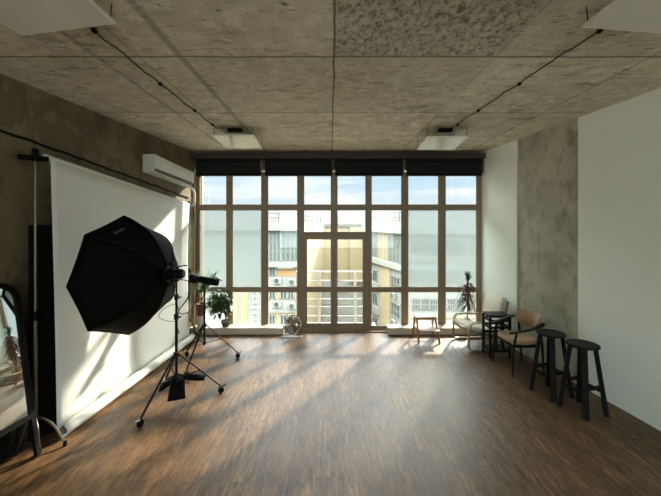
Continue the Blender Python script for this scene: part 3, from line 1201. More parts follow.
# ------------------------------------------------------------------ light stands
m_joint = M('joint_plastic', (14, 14, 14), .55, spec=.3)


def light_stand(base, ztop, feet, label, hub=.52):
    t = thing('light_stand', label, 'light stand', (base[0], base[1], 0), 0, 'rolling light stands')
    x, y = base[0], base[1]
    sec = [(.27, 1.02, .0165), (.98, ztop * .5 + .52, .0135), (ztop * .5 + .5, ztop, .011)]
    if ztop < 1.2:
        sec = [(.27, .85, .0165), (.8, ztop, .0125)]
    for a, b, r in sec:
        obj('pole', MB().tube([(x, y, a), (x, y, b)], r, 12), m_black, t)
    for a, b, r in sec[:-1]:
        mb = MB().lathe([(r + .004, -.035), (r + .011, -.03), (r + .011, .03), (r + .003, .035)], (x, y, b), 14)
        mb.tube([(x, y, b), (x + .05, y - .01, b)], [.006, .006], 8)
        mb.box((x + .045, y - .022, b - .008), (x + .06, y + .004, b + .008))
        obj('clamp_knob', mb, m_joint, t, bev=.002)
    mb = MB().lathe([(.02, -.03), (.032, -.025), (.032, .025), (.02, .03)], (x, y, hub), 14)
    obj('hub', mb, m_joint, t)
    mb = MB().lathe([(.018, -.02), (.028, -.016), (.028, .016), (.018, .02)], (x, y, .30), 14)
    obj('lower_hub', mb, m_joint, t)
    for fx, fy in feet:
        f_ = Vector((fx, fy, .095))
        h_ = Vector((x, y, hub))
        d2 = Vector((fx - x, fy - y, 0)).normalized()
        st = h_ + d2 * .03
        lg = obj('leg', MB().bar(st, f_, .022, .014), m_black, t, bev=.002)
        mid = st.lerp(f_, .5)
        obj('brace', MB().bar(Vector((x, y, .30)) + d2 * .025, mid, .014, .008), m_black, lg)
        cs = MB().tube([f_ + Vector((0, 0, .015)), (fx, fy, .06)], .010, 8)
        side = Vector((-d2.y, d2.x, 0))
        cs.bar((fx, fy, .065), Vector((fx, fy, .035)) + d2 * .012, .034, .012, up=d2)
        cs2 = MB().bar(Vector((fx, fy, .07)), Vector((fx, fy, .075)) + d2 * .075 + Vector((0, 0, .012)), .036, .006)
        obj('caster', cs, m_joint, lg)
        obj('brake_lever', cs2, m_chrome, lg)
        w1 = MB().lathe([(.014, -.014), (.036, -.013), (.038, 0), (.036, .013), (.014, .014)], Vector((fx, fy, .038)) + d2 * .012, 18, axis=side)
        obj('wheel', w1, m_blackm, lg)
    return t


S1 = (-1.84, 3.94)
light_stand(S1, 1.47, [(-1.99, 3.47), (-1.39, 4.15), (-2.16, 4.33)], 'nearer black rolling light stand carrying the large octagonal softbox', .57)
S2 = (-1.93, 5.05)
light_stand(S2, 1.18, [(-2.29, 5.28), (-1.48, 5.22), (-2.01, 4.62)], 'farther black rolling light stand with the slim lamp, in front of the window plants', .57)

# ------------------------------------------------------------------ octagonal softbox
nx = Vector((.985, .03, .02)).normalized()           # from the mouth towards the lamp
cR = Vector((-2.38, 3.84, 1.53))
uu = Vector((.22, .975, 0)).normalized()
vv = Vector((-.035, 0, 1)).normalized()
Rr = .69
axA = cR + nx * .48
tS = thing('octagonal_softbox', 'large black octagonal softbox seen from behind in front of the white backdrop', 'softbox', (cR.x, cR.y, cR.z - Rr))
verts = [cR + (uu * math.cos(PI / 4 * k) + vv * math.sin(PI / 4 * k)) * Rr for k in range(8)]
m_dif = M('softbox_diffuser', (225, 225, 220), .8, var=.02)
NS = 10
for k in range(8):
    a, b = verts[k], verts[(k + 1) % 8]

    def shell(u, v, a=a, b=b):
        rim = a.lerp(b, u)
        s0 = (a - cR).normalized() * .085 + axA
        s1 = (b - cR).normalized() * .085 + axA
        inner = s0.lerp(s1, u)
        p = inner.lerp(rim, v)
        bow = math.sin(PI * v) ** .9 * .10 + .0
        radial = ((rim - cR).normalized() * .75 + nx * .65)
        fab = math.sin(PI * u) * .008 * v ** 1.0
        return p + radial * bow - (rim - cR).normalized() * fab
    obj('fabric_panel', MB().grid(shell, 8, NS), m_fabric, tS, solid=.004, ang=60)

    def ribp(v, a=a):
        s0 = (a - cR).normalized() * .085 + axA
        p = s0.lerp(a, v)
        return p + ((a - cR).normalized() * .75 + nx * .65) * (math.sin(PI * v) ** .9 * .10 + .004)
    obj('rib', MB().tube([ribp(i / 12) for i in range(13)], .006, 6), M('rib_black', (9, 9, 9), .6, spec=.15), tS)
inner = [cR + (p - cR) * .93 + nx * .05 for p in verts]
obj('front_diffuser', MB().add(inner + [p + nx * .004 for p in inner], [tuple(range(8)), tuple(range(15, 7, -1))] + [(i, (i + 1) % 8, 8 + (i + 1) % 8, 8 + i) for i in range(8)]), m_dif, tS, sm=False)
rimm = MB().tube([p.lerp(verts[(k + 1) % 8], j / 4) - ((p.lerp(verts[(k + 1) % 8], j / 4)) - cR).normalized() * .008 * math.sin(PI * j / 4) for k, p in enumerate(verts) for j in range(4)], .008, 6, closed=True)
obj('rim_piping', rimm, m_fabric, tS)
obj('speed_ring', MB().lathe([(.075, -.012), (.098, -.01), (.1, .012), (.075, .016)], axA, 24, axis=nx), m_black, tS)
# faint printed word on the upper rear panel, too small to read in the photo
k = 2
a, b = verts[2], verts[3]
lg = MB()
cen = a.lerp(b, .42)
for i, (w_, h_) in enumerate(((.020, .034), (.016, .022), (.018, .022), (.016, .030), (.018, .022), (.020, .030))):
    u0 = .30 + i * .055
    rim = a.lerp(b, .97 - u0 * .95)
    s0 = axA + ((a + b) / 2 - cR).normalized() * .085
    v = .80
    p = s0.lerp(rim, v) + ((rim - cR).normalized() * .75 + nx * .65) * (math.sin(PI * v) ** .9 * .10) - (rim - cR).normalized() * (math.sin(PI * (.97 - u0 * .95)) * .008 * v)
    e1 = (a - b).normalized()
    e2 = (rim - s0).normalized()
    nrm = e1.cross(e2).normalized()
    if nrm.x < 0:
        nrm = -nrm
    lg.obox(p + nrm * .008, e1 * w_ * .5, e2 * h_ * .5, nrm * .001)
o = obj('printed_lettering', lg, M('grey_print', (70, 70, 70), .7), tS, sm=False)

# flash head 1
tF = thing('studio_flash', 'black studio flash head fixed to the back of the octagonal softbox', 'studio flash', (axA.x + .15, axA.y, axA.z - .09), 0, 'studio flash heads')
f0 = axA + nx * .014
obj('body', MB().lathe([(.062, 0), (.066, .01), (.066, .05), (.056, .055), (.056, .15), (.05, .16)], f0, 20, axis=nx), m_blackm, tF)
obj('rear_panel', MB().lathe([(.046, .158), (.048, .168), (.0445, .172)], f0, 20, axis=nx), m_joint, tF)
hp = f0 + nx * .08
obj('handle', MB().tube([hp + Vector((0, 0, .05)), hp + Vector((.02, 0, .085)), hp + Vector((.10, 0, .10)), hp + Vector((.13, 0, .098))], .008, 8), m_blackm, tF)
obj('tilt_bracket', MB().box((S1[0] - .022, S1[1] - .03, 1.44), (S1[0] + .022, S1[1] + .03, f0.z - .045)).tube([(S1[0], S1[1] - .07, 1.47), (S1[0], S1[1] + .03, 1.47)], .012, 8), m_joint, tF, bev=.004)
# cords of the flash head
z0 = f0.z
pts = [(-1.70, 3.93, z0 - .03), (-1.60, 3.90, z0 - .06), (-1.57, 3.88, z0 - .22), (-1.64, 3.9, z0 - .42), (-1.78, 3.92, z0 - .48), (-1.83, 3.93, z0 - .36)]
o = obj('power_cord', MB().tube(spline(pts, 7), .0045, 6), m_blackm)
tag(o, 'thin black cord looping widely from the flash head on the softbox', 'cord')
pts = [(-1.79, 3.92, z0 - .07), (-1.68, 3.92, z0 - .10), (-1.66, 3.92, z0 - .2), (-1.72, 3.93, z0 - .33), (-1.81, 3.95, z0 - .44), (-1.84, 3.94, z0 - .6), (-1.80, 3.93, z0 - .72)]
o = obj('sync_cord', MB().tube(spline(pts, 7), .006, 6), m_blackm)
tag(o, 'thicker black cord hanging in a short loop beside the stand pole under the flash head', 'cord')
pts = [(-1.83, 3.93, z0 - .36), (-1.95, 3.9, z0 - .40), (-2.02, 3.88, z0 - .50), (-1.93, 3.9, z0 - .56), (-1.82, 3.93, z0 - .57)]
o = obj('thin_cord', MB().tube(spline(pts, 7), .003, 5), m_blackm)
tag(o, 'thin cord sagging from the stand pole towards the lower edge of the softbox', 'cord')

# flash head 2: slim lamp with a flared reflector, pointing left and slightly up
hc = Vector((-1.93, 5.05, 1.26))
ax2 = Vector((-.93, -.22, .22)).normalized()
tF2 = thing('studio_flash', 'slim black studio lamp with flared snout on the farther light stand', 'studio flash', (hc.x, hc.y, hc.z - .08), 0, 'studio flash heads')
obj('body', MB().lathe([(.03, -.22), (.05, -.21), (.055, -.18), (.055, .06), (.05, .08)], hc, 20, axis=ax2), m_blackm, tF2)
obj('reflector', MB().lathe([(.05, .08), (.06, .10), (.085, .21), (.088, .215), (.08, .21), (.05, .1)], hc, 24, axis=ax2), m_blackm, tF2)
obj('handle', MB().tube([hc - ax2 * .12 + Vector((0, 0, .05)), hc - ax2 * .16 + Vector((0, 0, .075)), hc - ax2 * .26 + Vector((0, 0, .04))], .008, 8), m_blackm, tF2)
obj('tilt_bracket', MB().box((S2[0] - .022, S2[1] - .028, 1.14), (S2[0] + .022, S2[1] + .028, 1.235)), m_joint, tF2, bev=.004)

# sandbag slung over the nearer stand's brace
tSB = thing('sandbag', 'black saddle sandbag slung low on the legs of the softbox stand', 'sandbag', (-1.79, 3.88, .1))


def pouch(p, q, w_, t_, sagz):
    """stuffed cloth pouch between two points, soft-edged"""
    p = Vector(p); q = Vector(q)
    d_ = (q - p); l_ = d_.length; d_.normalize()
    s_ = d_.cross(Vector((0, 0, 1))).normalized()
    up = s_.cross(d_)
    vs, fs = [], []
    NU, NV = 12, 12
    for i in range(NU + 1):
        u = i / NU
        k = math.sin(PI * min(1, max(0, u * .94 + .03))) ** .35
        for j in range(NV):
            a = 2 * PI * j / NV
            cx = math.copysign(abs(math.cos(a)) ** .6, math.cos(a))
            cz = math.copysign(abs(math.sin(a)) ** .8, math.sin(a))
            vs.append(p + d_ * l_ * u + s_ * cx * w_ * (.75 + .25 * u) + up * cz * t_ * k - Vector((0, 0, sagz * math.sin(PI * u))))
    for i in range(NU):
        for j in range(NV):
            j2 = (j + 1) % NV
            fs.append((i * NV + j, i * NV + j2, (i + 1) * NV + j2, (i + 1) * NV + j))
    fs.append(tuple(range(NV)))
    fs.append(tuple(NU * NV + j for j in range(NV)))
    return MB().add(vs, fs)


obj('pouch', pouch((-1.83, 3.95, .31), (-1.75, 3.75, .13), .095, .035, -.01), m_fabric, tSB, ang=70)
obj('pouch', pouch((-1.83, 3.98, .30), (-2.02, 3.90, .17), .06, .035, -.01), m_fabric, tSB, ang=70)
obj('pouch', pouch((-1.80, 3.98, .29), (-1.53, 4.02, .25), .055, .03, .0), m_fabric, tSB, ang=70)
obj('strap', MB().tube(arc((-1.79, 3.90, .28), .07, 0, PI, 10), .008, 6), m_fabric, tSB)

# ------------------------------------------------------------------ plants
m_leaf = M('leaf_green', (52, 78, 36), .45, var=.4, scale=9)
m_leaf2 = M('leaf_pale_green', (120, 140, 84), .5, var=.3, scale=9)
m_stem = M('plant_stem', (96, 76, 52), .8)
m_soil = M('potting_soil', (52, 38, 28), .95, var=.3, scale=60)


def leaf(mb, p, d_, l_, w_, droop=.3, fold=.25, up=Vector((0, 0, 1))):
    """one leaf blade: pointed, folded along the midrib, drooping"""
    d_ = Vector(d_).normalized()
    s_ = d_.cross(up)
    if s_.length < .05:
        s_ = Vector((1, 0, 0))
    s_.normalize()
    nrm = s_.cross(d_)
    vs = []
    n = 6
    for i in range(n + 1):
        u = i / n
        c = p + d_ * l_ * u - Vector((0, 0, droop * l_ * u * u))
        ww = w_ * math.sin(PI * min(1, u ** .75 * .98 + .02)) * .5 + .0005
        vs += [c - s_ * ww + nrm * ww * fold, c, c + s_ * ww + nrm * ww * fold]
    fs = []
    for i in range(n):
        a = i * 3
        fs += [(a, a + 1, a + 4, a + 3), (a + 1, a + 2, a + 5, a + 4)]
    mb.add(vs, fs)


def pot(t, c, r0, r1, h, mat, name='pot'):
    mb = MB().lathe([(r0 * .9, 0), (r0, .004), (r1, h - .012), (r1 + .006, h - .01), (r1 + .006, h), (r1 - .006, h), (r1 - .012, h - .02), (r0 * .6, h - .03)], c, 28)
    obj(name, mb, mat, t)
    obj('soil', MB().lathe([(r1 - .012, h - .022), (r1 * .5, h - .014), (.005, h - .012)], c, 20), m_soil, t)


# bushy plant on the left ledge
LZ = .125
rn = random.Random(11)
c = Vector((-2.03, 6.40, LZ))
t = thing('potted_plant', 'bushy dark green potted plant in a low grey bowl on the left window ledge', 'potted plant', c)
pot(t, c, .062, .092, .115, M('pot_grey', (70, 70, 68), .6))
tr = [c + Vector((0, 0, .1)), c + Vector((-.01, 0, .22)), c + Vector((-.06, -.01, .36)), c + Vector((-.10, 0, .52))]
mb = MB().tube(spline(tr, 4), [.014] * 4 + [.012] * 4 + [.009] * 5, 8)
for k in range(10):
    a = rn.uniform(0, 2 * PI)
    p = tr[2].lerp(tr[3], rn.random())
    mb.tube([p, p + Vector((math.cos(a) * .13, math.sin(a) * .06, rn.uniform(.0, .16)))], [.006, .003], 5)
obj('stem', mb, m_stem, t)
lf, lf2 = MB(), MB()
for k in range(420):
    a = rn.uniform(0, 2 * PI)
    e = rn.uniform(-1, 1)
    r = rn.random() ** .45
    cc = c + Vector((-.12 + math.cos(a) * .235 * r * math.sqrt(1 - e * e), math.sin(a) * .085 * r, .475 + e * .255 * r))
    d_ = Vector((math.cos(a) + rn.uniform(-.4, .4), math.sin(a) * .5 + rn.uniform(-.3, .1), rn.uniform(-.9, .35)))
    leaf(lf if rn.random() < .8 or e < .1 else lf2, cc, d_, rn.uniform(.075, .11), rn.uniform(.052, .07), .35)
obj('foliage', lf, m_leaf, t)
obj('young_foliage', lf2, m_leaf2, t)
# airy plant in the white pot, standing on the ledge by the backdrop
c = Vector((-2.50, 6.395, LZ))
t = thing('potted_plant', 'airy pale green plant in a white pot with brown collar, beside the backdrop end', 'potted plant', c)
obj('white_pot', MB().lathe([(.07, 0), (.075, .01), (.083, .21), (.083, .22), (.06, .22)], c, 28), m_whitep, t)
obj('brown_pot', MB().lathe([(.066, .205), (.07, .225), (.088, .42), (.09, .445), (.08, .445), (.07, .42)], c, 28), M('pot_brown', (108, 70, 42), .6), t)
obj('soil', MB().lathe([(.078, .425), (.03, .432), (.004, .433)], c, 20), m_soil, t)
mb, lf = MB(), MB()
for k in range(24):
    a = rn.uniform(-.5, PI * .35) if k % 3 else rn.uniform(0, 2 * PI)
    top = rn.uniform(.82, 1.13)
    e = c + Vector((math.cos(a) * rn.uniform(.08, .33), -abs(math.sin(a)) * .1 + .02, top))
    if e.x < -2.62:
        e.x = -2.6
    s_ = c + Vector((rn.uniform(-.03, .03), 0, .42))
    ptsl = spline([s_, s_.lerp(e, .5) + Vector((-.03, 0, .09)), e], 6)
    mb.tube(ptsl, .0028, 5)
    for j in range(5, len(ptsl)):
        for sg in (-1, 1):
            d_ = Vector((sg * .6 + rn.uniform(-.3, .3) + .3, rn.uniform(-.7, .2), rn.uniform(-.2, .5)))
            leaf(lf, ptsl[j], d_, rn.uniform(.05, .09), .024, .5)
obj('stem', mb, m_stem, t)
obj('foliage', lf, m_leaf2, t)
# dracaena on the right ledge
c = Vector((2.66, 6.41, LZ))
t = thing('potted_plant', 'spiky dracaena with drooping brown leaves in a small pot on the right window ledge', 'potted plant', c)
pot(t, c, .05, .068, .16, M('pot_taupe', (150, 138, 120), .6))
mb = MB().tube(spline([c + Vector((0, 0, .15)), c + Vector((.005, 0, .5)), c + Vector((-.01, 0, .80)), c + Vector((.02, 0, .90))], 5), .012, 8)
obj('stem', mb, m_stem, t)
lb, lg_ = MB(), MB()
for k in range(150):
    a = rn.uniform(0, 2 * PI)
    z = rn.uniform(.36, .86)
    d_ = Vector((math.cos(a), math.sin(a) * .45, rn.uniform(-.1, 1.2)))
    leaf(lb, c + Vector((0, 0, z)), d_, rn.uniform(.16, .26), .026, 1.25, .2)
for k in range(46):
    a = rn.uniform(0, 2 * PI)
    d_ = Vector((math.cos(a) * .75, math.sin(a) * .3, rn.uniform(.5, 2.4)))
    leaf(lg_, c + Vector((.01, 0, rn.uniform(.84, .92))), d_, rn.uniform(.18, .30), .024, .35, .2)
obj('dry_foliage', lb, M('leaf_brown', (92, 66, 54), .6, var=.35), t)
obj('foliage', lg_, m_leaf, t)

# ------------------------------------------------------------------ chrome floor fan
c = Vector((-.715, 6.20, 0))
t = thing('floor_fan', 'round chrome floor fan standing on the floor left of the glass doors', 'fan', c)
cz = Vector((c.x, c.y, .225))
fa = Vector((-.12, -.95, .28)).normalized()
e1 = fa.orthogonal().normalized(); e2 = fa.cross(e1)
mb = MB()
for r, o_ in ((.17, 0), (.165, .045), (.165, -.045), (.11, .07), (.055, .08), (.11, -.065)):
    mb.tube([cz + fa * o_ + (e1 * math.cos(a) + e2 * math.sin(a)) * r for a in [2 * PI * i / 32 for i in range(32)]], .0055, 5, closed=True)
for i in range(28):
    a = 2 * PI * i / 28
    d_ = e1 * math.cos(a) + e2 * math.sin(a)
    mb.tube([cz + fa * .082 + d_ * .03, cz + fa * .07 + d_ * .11, cz + fa * .045 + d_ * .165, cz + d_ * .171, cz - fa * .045 + d_ * .165, cz - fa * .066 + d_ * .1, cz - fa * .07 + d_ * .03], .003, 4)
obj('guard', mb, m_chrome, t)
mb = MB().lathe([(.03, -.08), (.05, -.07), (.05, -.01), (.03, 0)], cz, 18, axis=fa)
obj('motor', mb, m_chrome, t)
mb = MB().lathe([(.03, 0), (.03, .03), (.01, .045)], cz, 16, axis=fa)
for k in range(4):
    a0 = PI / 2 * k

    def bl(u, v, a0=a0):
        a = a0 + (u - .5) * 1.1
        r = .03 + .115 * v
        return cz + (e1 * math.cos(a) + e2 * math.sin(a)) * r + fa * (.015 + (u - .5) * .05)
    mb.grid(bl, 6, 4)
obj('blades', mb, m_alu, t, solid=.002)
mb = MB()
for s in (-1, 1):
    X = c.x + s * .175
    mb.tube([(X, c.y - .1, .012), (X, c.y + .1, .012)], .009, 8)
    mb.tube([(X, c.y, .012), (X, c.y, .225), (X - s * .012, c.y, .225)], .008, 8)
mb.tube([(c.x - .175, c.y - .09, .012), (c.x + .175, c.y - .09, .012)], .008, 8)
mb.tube([(c.x - .175, c.y + .09, .012), (c.x + .175, c.y + .09, .012)], .008, 8)
obj('base', mb, m_chrome, t)

# ------------------------------------------------------------------ step stool
m_stepw = wood('step_stool_wood', (142, 98, 64), (176, 128, 88), .45, (1, 6, 1), 14)
c = Vector((1.745, 6.02, 0))
t = thing('step_stool', 'small two-step wooden stool standing in front of the right window ledge', 'step stool', c)


def bx(x0, y0, z0, x1, y1, z1):
    return MB().box((c.x + x0, c.y + y0, z0), (c.x + x1, c.y + y1, z1))


obj('top_step', bx(-.19, -.02, .395, .19, .20, .415), m_stepw, t, bev=.005)
obj('lower_step', bx(-.17, -.20, .205, .20, .03, .225), m_stepw, t, bev=.005)
for s in (-1, 1):
    mb = MB().bar((c.x + s * .17, c.y + .02, .395), (c.x + s * .185, c.y - .185, .0), .028, .036, up=(0, 1, 0))
    obj('leg', mb, m_stepw, t, bev=.003)
    mb = MB().bar((c.x + s * .165, c.y + .16, .395), (c.x + s * .19, c.y + .22, .0), .028, .036, up=(0, 1, 0))
    obj('leg', mb, m_stepw, t, bev=.003)
    obj('side_rail', MB().bar((c.x + s * .168, c.y - .15, .195), (c.x + s * .168, c.y + .19, .195), .018, .03), m_stepw, t, bev=.003)
    obj('side_rail', MB().bar((c.x + s * .160, c.y, .375), (c.x + s * .160, c.y + .19, .375), .018, .035), m_stepw, t, bev=.003)
obj('back_rail', MB().bar((c.x - .165, c.y + .185, .17), (c.x + .165, c.y + .185, .17), .018, .03), m_stepw, t, bev=.003)
obj('front_rail', MB().bar((c.x - .16, c.y + .01, .38), (c.x + .16, c.y + .01, .38), .018, .03), m_stepw, t, bev=.003)

# ------------------------------------------------------------------ bentwood armchair
m_birch = wood('bent_birch', (138, 114, 84), (168, 142, 108), .4, (1, 1, 3), 8)
m_cush = M('cream_cushion', (214, 206, 188), .85, var=.04, scale=30, bumpy=.15, sheen=.3)
P0 = Vector((2.62, 5.80, 0))
rz = R(4)
t = thing('armchair', 'low armchair with pale bentwood frame and cream cushions beside the right wall', 'armchair', P0)
fx = Vector((-math.cos(rz), -math.sin(rz), 0))         # forward
sx = Vector((math.sin(rz), -math.cos(rz), 0))          # towards the camera side


def A(f_, s_, z):
    return P0 + fx * f_ + sx * s_ + Vector((0, 0, z))


for s in (-1, 1):
    so = s * .29
    pts = [A(-.30, so, .022), A(.24, so, .022), A(.325, so, .05), A(.345, so, .12), A(.33, so, .36), A(.30, so, .44), A(.22, so, .468), A(-.22, so, .455)]
    sp_ = spline(pts, 6)
    mb = MB()
    for a, b in zip(sp_[:-1], sp_[1:]):
        pass
    vs, fs = [], []
    for i, p in enumerate(sp_):
        tn = (sp_[min(i + 1, len(sp_) - 1)] - sp_[max(i - 1, 0)]).normalized()
        up = sx.cross(tn).normalized()
        for a, b in ((-1, -1), (1, -1), (1, 1), (-1, 1)):
            vs.append(p + sx * a * .026 + up * b * .011)
    for i in range(len(sp_) - 1):
        for k in range(4):
            k2 = (k + 1) % 4
            fs.append((i * 4 + k, i * 4 + k2, i * 4 + 4 + k2, i * 4 + 4 + k))
    fs += [(0, 1, 2, 3), tuple(len(vs) - 4 + k for k in range(4))]
    obj('arm_frame', MB().add(vs, fs), m_birch, t, bev=.002)
    obj('rear_upright', MB().bar(A(-.20, so, .022), A(-.22, so, .455), .022, .045, up=fx), m_birch, t, bev=.003)
    pts = spline([A(.34, s * .235, .34), A(.15, s * .235, .285), A(-.12, s * .235, .22), A(-.22, s * .235, .27), A(-.30, s * .235, .50), A(-.37, s * .235, .80)], 5)
    mb = MB()
    for a, b in zip(pts[:-1], pts[1:]):
        mb.bar(a, b + (b - a) * .1, .022, .035, up=fx + Vector((0, 0, 1)))
    obj('seat_rail', mb, m_birch, t)
obj('front_rail', MB().bar(A(.325, -.28, .30), A(.325, .28, .30), .03, .05), m_birch, t, bev=.004)
obj('rear_rail', MB().bar(A(-.21, -.28, .22), A(-.21, .28, .22), .03, .045), m_birch, t, bev=.004)


def cushion(path, halfw, th):
    """padded cushion along a path in the chair's side plane, quilted across"""
    pts = spline(path, 5)
    n = len(pts)
    vs, fs = [], []
    NC = 16
    for i, p in enumerate(pts):
        tn = (pts[min(i + 1, n - 1)] - pts[max(i - 1, 0)]).normalized()
        up = tn.cross(sx).normalized()
        if up.z < 0 and abs(tn.z) < .8:
            up = -up
        if abs(tn.z) >= .8 and up.dot(fx) < 0:
            up = -up
        e = min(i, n - 1 - i) / 2.0
        k = min(1, .45 + e * .3)
        q_ = 1 - .10 * (abs(math.sin(i * PI / 6)) ** 8)
        for j in range(NC):
            a = 2 * PI * j / NC
            cx = math.copysign(abs(math.cos(a)) ** .45, math.cos(a))
            cz = math.copysign(abs(math.sin(a)) ** .7, math.sin(a))
            vs.append(p + sx * cx * halfw * (1 if k == 1 else .96) + up * (cz * th * k * q_))
    for i in range(n - 1):
        for j in range(NC):
            j2 = (j + 1) % NC
            fs.append((i * NC + j, i * NC + j2, (i + 1) * NC + j2, (i + 1) * NC + j))
    fs += [tuple(range(NC)), tuple((n - 1) * NC + j for j in range(NC))]
    return MB().add(vs, fs)


obj('seat_cushion', cushion([A(.36, 0, .385), A(.20, 0, .345), A(.0, 0, .30), A(-.13, 0, .275)], .255, .05), m_cush, t, ang=70)
obj('back_cushion', cushion([A(-.175, 0, .31), A(-.235, 0, .48), A(-.30, 0, .68), A(-.345, 0, .86)], .255, .05), m_cush, t, ang=70)
obj('head_cushion', cushion([A(-.235, 0, .64), A(-.275, 0, .76), A(-.30, 0, .875)], .27, .045), m_cush, t, ang=70)

# ------------------------------------------------------------------ dark slatted side table
m_dark = wood('dark_stained_wood', (13, 10, 9), (22, 17, 14), .55, (1, 1, .3), 20, .2)
c = Vector((2.68, 5.335, 0))
t = thing('side_table', 'tall square black side table with slatted sides in front of the cream armchair', 'table', c)
hw, hd, ht = .155, .115, .675
obj('tabletop', MB().box((c.x - hw - .01, c.y - hd - .01, ht - .035), (c.x + hw + .01, c.y + hd + .01, ht)), m_dark, t, bev=.004)
for i in (-1, 1):
    for j in (-1, 1):
        obj('leg', MB().box((c.x + i * hw - .018, c.y + j * hd - .018, 0), (c.x + i * hw + .018, c.y + j * hd + .018, ht - .035)), m_dark, t, bev=.003)
for z in (.09, .33, .46, .57):
    for j in (-1, 1):
        obj('slat', MB().box((c.x - hw + .018, c.y + j * hd - .01, z), (c.x + hw - .018, c.y + j * hd + .01, z + .035)), m_dark, t, bev=.002)
        if z != .33:
            obj('slat', MB().box((c.x + j * hw - .01, c.y - hd + .018, z), (c.x + j * hw + .01, c.y + hd - .018, z + .035)), m_dark, t, bev=.002)
obj('shelf', MB().box((c.x - hw + .01, c.y - hd + .01, .10), (c.x + hw - .01, c.y + hd - .01, .118)), m_dark, t, bev=.002)
for k in (-.055, .055):
    obj('slat', MB().box((c.x + k - .013, c.y - hd - .008, .125), (c.x + k + .013, c.y - hd + .008, .57)), m_dark, t, bev=.002)

# ------------------------------------------------------------------ round-backed chair
m_tan = M('tan_upholstery', (168, 138, 106), .6, var=.06, scale=20, bumpy=.05)
P0 = Vector((2.74, 4.84, 0))
rz = R(2)
t = thing('dining_chair', 'tan upholstered chair with curved wrap-around back and dark wooden arms', 'chair', P0)
fx = Vector((-math.cos(rz), -math.sin(rz), 0))
sx = Vector((math.sin(rz), -math.cos(rz), 0))


def seatfn():
    vs, fs = [], []
    rings = [(.90, .425), (.99, .435), (1.0, .462), (.94, .486), (.6, .493), (.05, .490)]
    n = 32
    for k, z in rings:
        for i in range(n):
            a = 2 * PI * i / n
            ca = math.copysign(abs(math.cos(a)) ** .7, math.cos(a))
            sa = math.copysign(abs(math.sin(a)) ** .7, math.sin(a))
            wid = .235 + .02 * ca
            dip = -.012 if z > .49 else 0
            vs.append(A(ca * .235 * k, sa * wid * k, z + dip + .012 * max(0, ca) * k))
    for r in range(len(rings) - 1):
        for i in range(n):
            j = (i + 1) % n
            fs.append((r * n + i, r * n + j, (r + 1) * n + j, (r + 1) * n + i))
    fs += [tuple(range(n)), tuple((len(rings) - 1) * n + i for i in range(n))]
    return MB().add(vs, fs)


obj('seat', seatfn(), m_tan, t, ang=50)
mb = MB()
for a, b in (((.19, -.2), (.19, .2)), ((-.19, -.2), (-.19, .2)), ((-.19, -.2), (.19, -.2)), ((-.19, .2), (.19, .2))):
    mb.bar(A(a[0], a[1], .405), A(b[0], b[1], .405), .02, .045)
obj('seat_frame', mb, m_dark, t)
for i in (1, -1):
    for j in (-1, 1):
        top = .60 if i == 1 else .66
        obj('leg', MB().tube([A(i * .225, j * .255, 0), A(i * .20, j * .25, .42), A(i * .17 - .0, j * .262, top)], [.012, .018, .014], 10), m_dark, t)
# one dark arm on each side, sloping down to the front leg
for sg in (-1, 1):
    arm = [A(.255, sg * .235, .600), A(.16, sg * .262, .622), A(.02, sg * .288, .660), A(-.10, sg * .285, .690), A(-.20, sg * .245, .705), A(-.27, sg * .17, .71)]
    sp_ = spline(arm, 4)
    vs, fs = [], []
    for i, p in enumerate(sp_):
        tn = (sp_[min(i + 1, len(sp_) - 1)] - sp_[max(i - 1, 0)]).normalized()
        sd_ = tn.cross(Vector((0, 0, 1))).normalized()
        for a, b in ((-1, -1), (1, -1), (1, 1), (-1, 1)):
            vs.append(p + sd_ * a * .024 + Vector((0, 0, b * .012)))
    for i in range(len(sp_) - 1):
        for k in range(4):
            k2 = (k + 1) % 4
            fs.append((i * 4 + k, i * 4 + k2, i * 4 + 4 + k2, i * 4 + 4 + k))
    fs += [(0, 1, 2, 3), tuple(len(vs) - 4 + k for k in range(4))]
    obj('armrest', MB().add(vs, fs), m_dark, t, bev=.004)


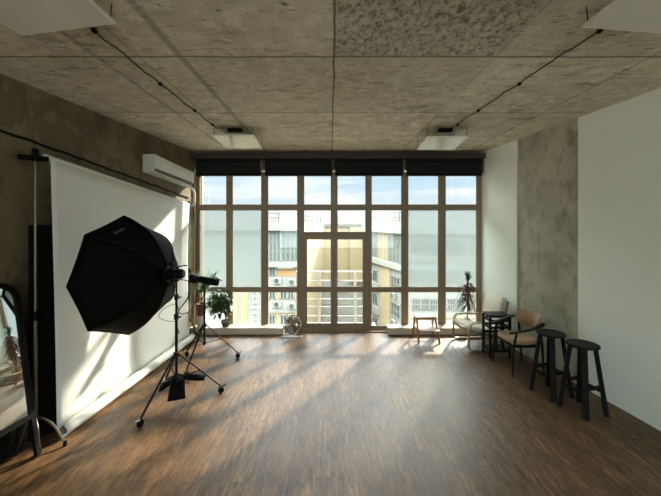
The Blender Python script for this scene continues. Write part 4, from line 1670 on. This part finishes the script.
def backfn(u, v):
    a = (u - .5) * PI * .84
    edge = max(0, abs(u - .5) * 2 - .55) / .45
    zlo = .595 + .07 * edge ** 2
    zhi = .815 - .09 * edge ** 2
    z = zlo + (zhi - zlo) * v
    r = .222 + .02 * math.sin(PI * v) * -1 + .02 * v
    return A(-.055 - math.cos(a) * r, math.sin(a) * (r + .022), z)


obj('backrest', MB().grid(backfn, 28, 8), m_tan, t, solid=.034, bev=.01, ang=60)

# ------------------------------------------------------------------ bar stools
m_stool = wood('black_stained_wood', (9, 8, 8), (18, 16, 15), .6, (1, 1, .3), 22, .15)
c = Vector((0, 0, 0))
bs = thing('bar_stool', 'round black wooden bar stool, nearest to the camera in front of the white wall', 'bar stool', (2.875, 3.765, 0), 0, 'black bar stools along the right wall')
obj('seat', MB().lathe([(.140, .735), (.158, .742), (.163, .752), (.160, .763), (.10, .764), (.05, .760), (.004, .759)], c, 36), m_stool, bs, local=True)
for k in range(4):
    a = R(61 + 90 * k)
    d_ = Vector((math.cos(a), math.sin(a), 0))
    tn = Vector((-d_.y, d_.x, 0))
    mb = MB()
    p = d_ * .115 + Vector((0, 0, .737)); q_ = d_ * .215
    vs = []
    for cc, w_ in ((p, .026), (q_, .030)):
        for i, j in ((-1, -1), (1, -1), (1, 1), (-1, 1)):
            vs.append(cc + tn * i * w_ + d_ * j * .021)
    mb.add(vs, [(0, 1, 2, 3), (7, 6, 5, 4), (4, 5, 1, 0), (5, 6, 2, 1), (6, 7, 3, 2), (7, 4, 0, 3)])
    obj('leg', mb, m_stool, bs, bev=.003, local=True)
    a2 = R(61 + 90 * (k + 1))
    z = .26 if k % 2 else .31
    rr = .215 + (.115 - .215) * z / .737
    d2 = Vector((math.cos(a2), math.sin(a2), 0))
    obj('footrest', MB().bar(d_ * rr + Vector((0, 0, z)), d2 * rr + Vector((0, 0, z)), .022, .036), m_stool, bs, bev=.003, local=True)
mb = MB()
for k in (0, 1):
    a = R(61 + 90 * k)
    d_ = Vector((math.cos(a), math.sin(a), 0))
    mb.bar(d_ * .125 + Vector((0, 0, .722)), -d_ * .125 + Vector((0, 0, .722)), .03, .03)
obj('seat_support', mb, m_stool, bs, local=True)
dup(bs, (2.765, 4.14, 0), 0.04, 'round black wooden bar stool standing between the nearer stool and the tan chair')
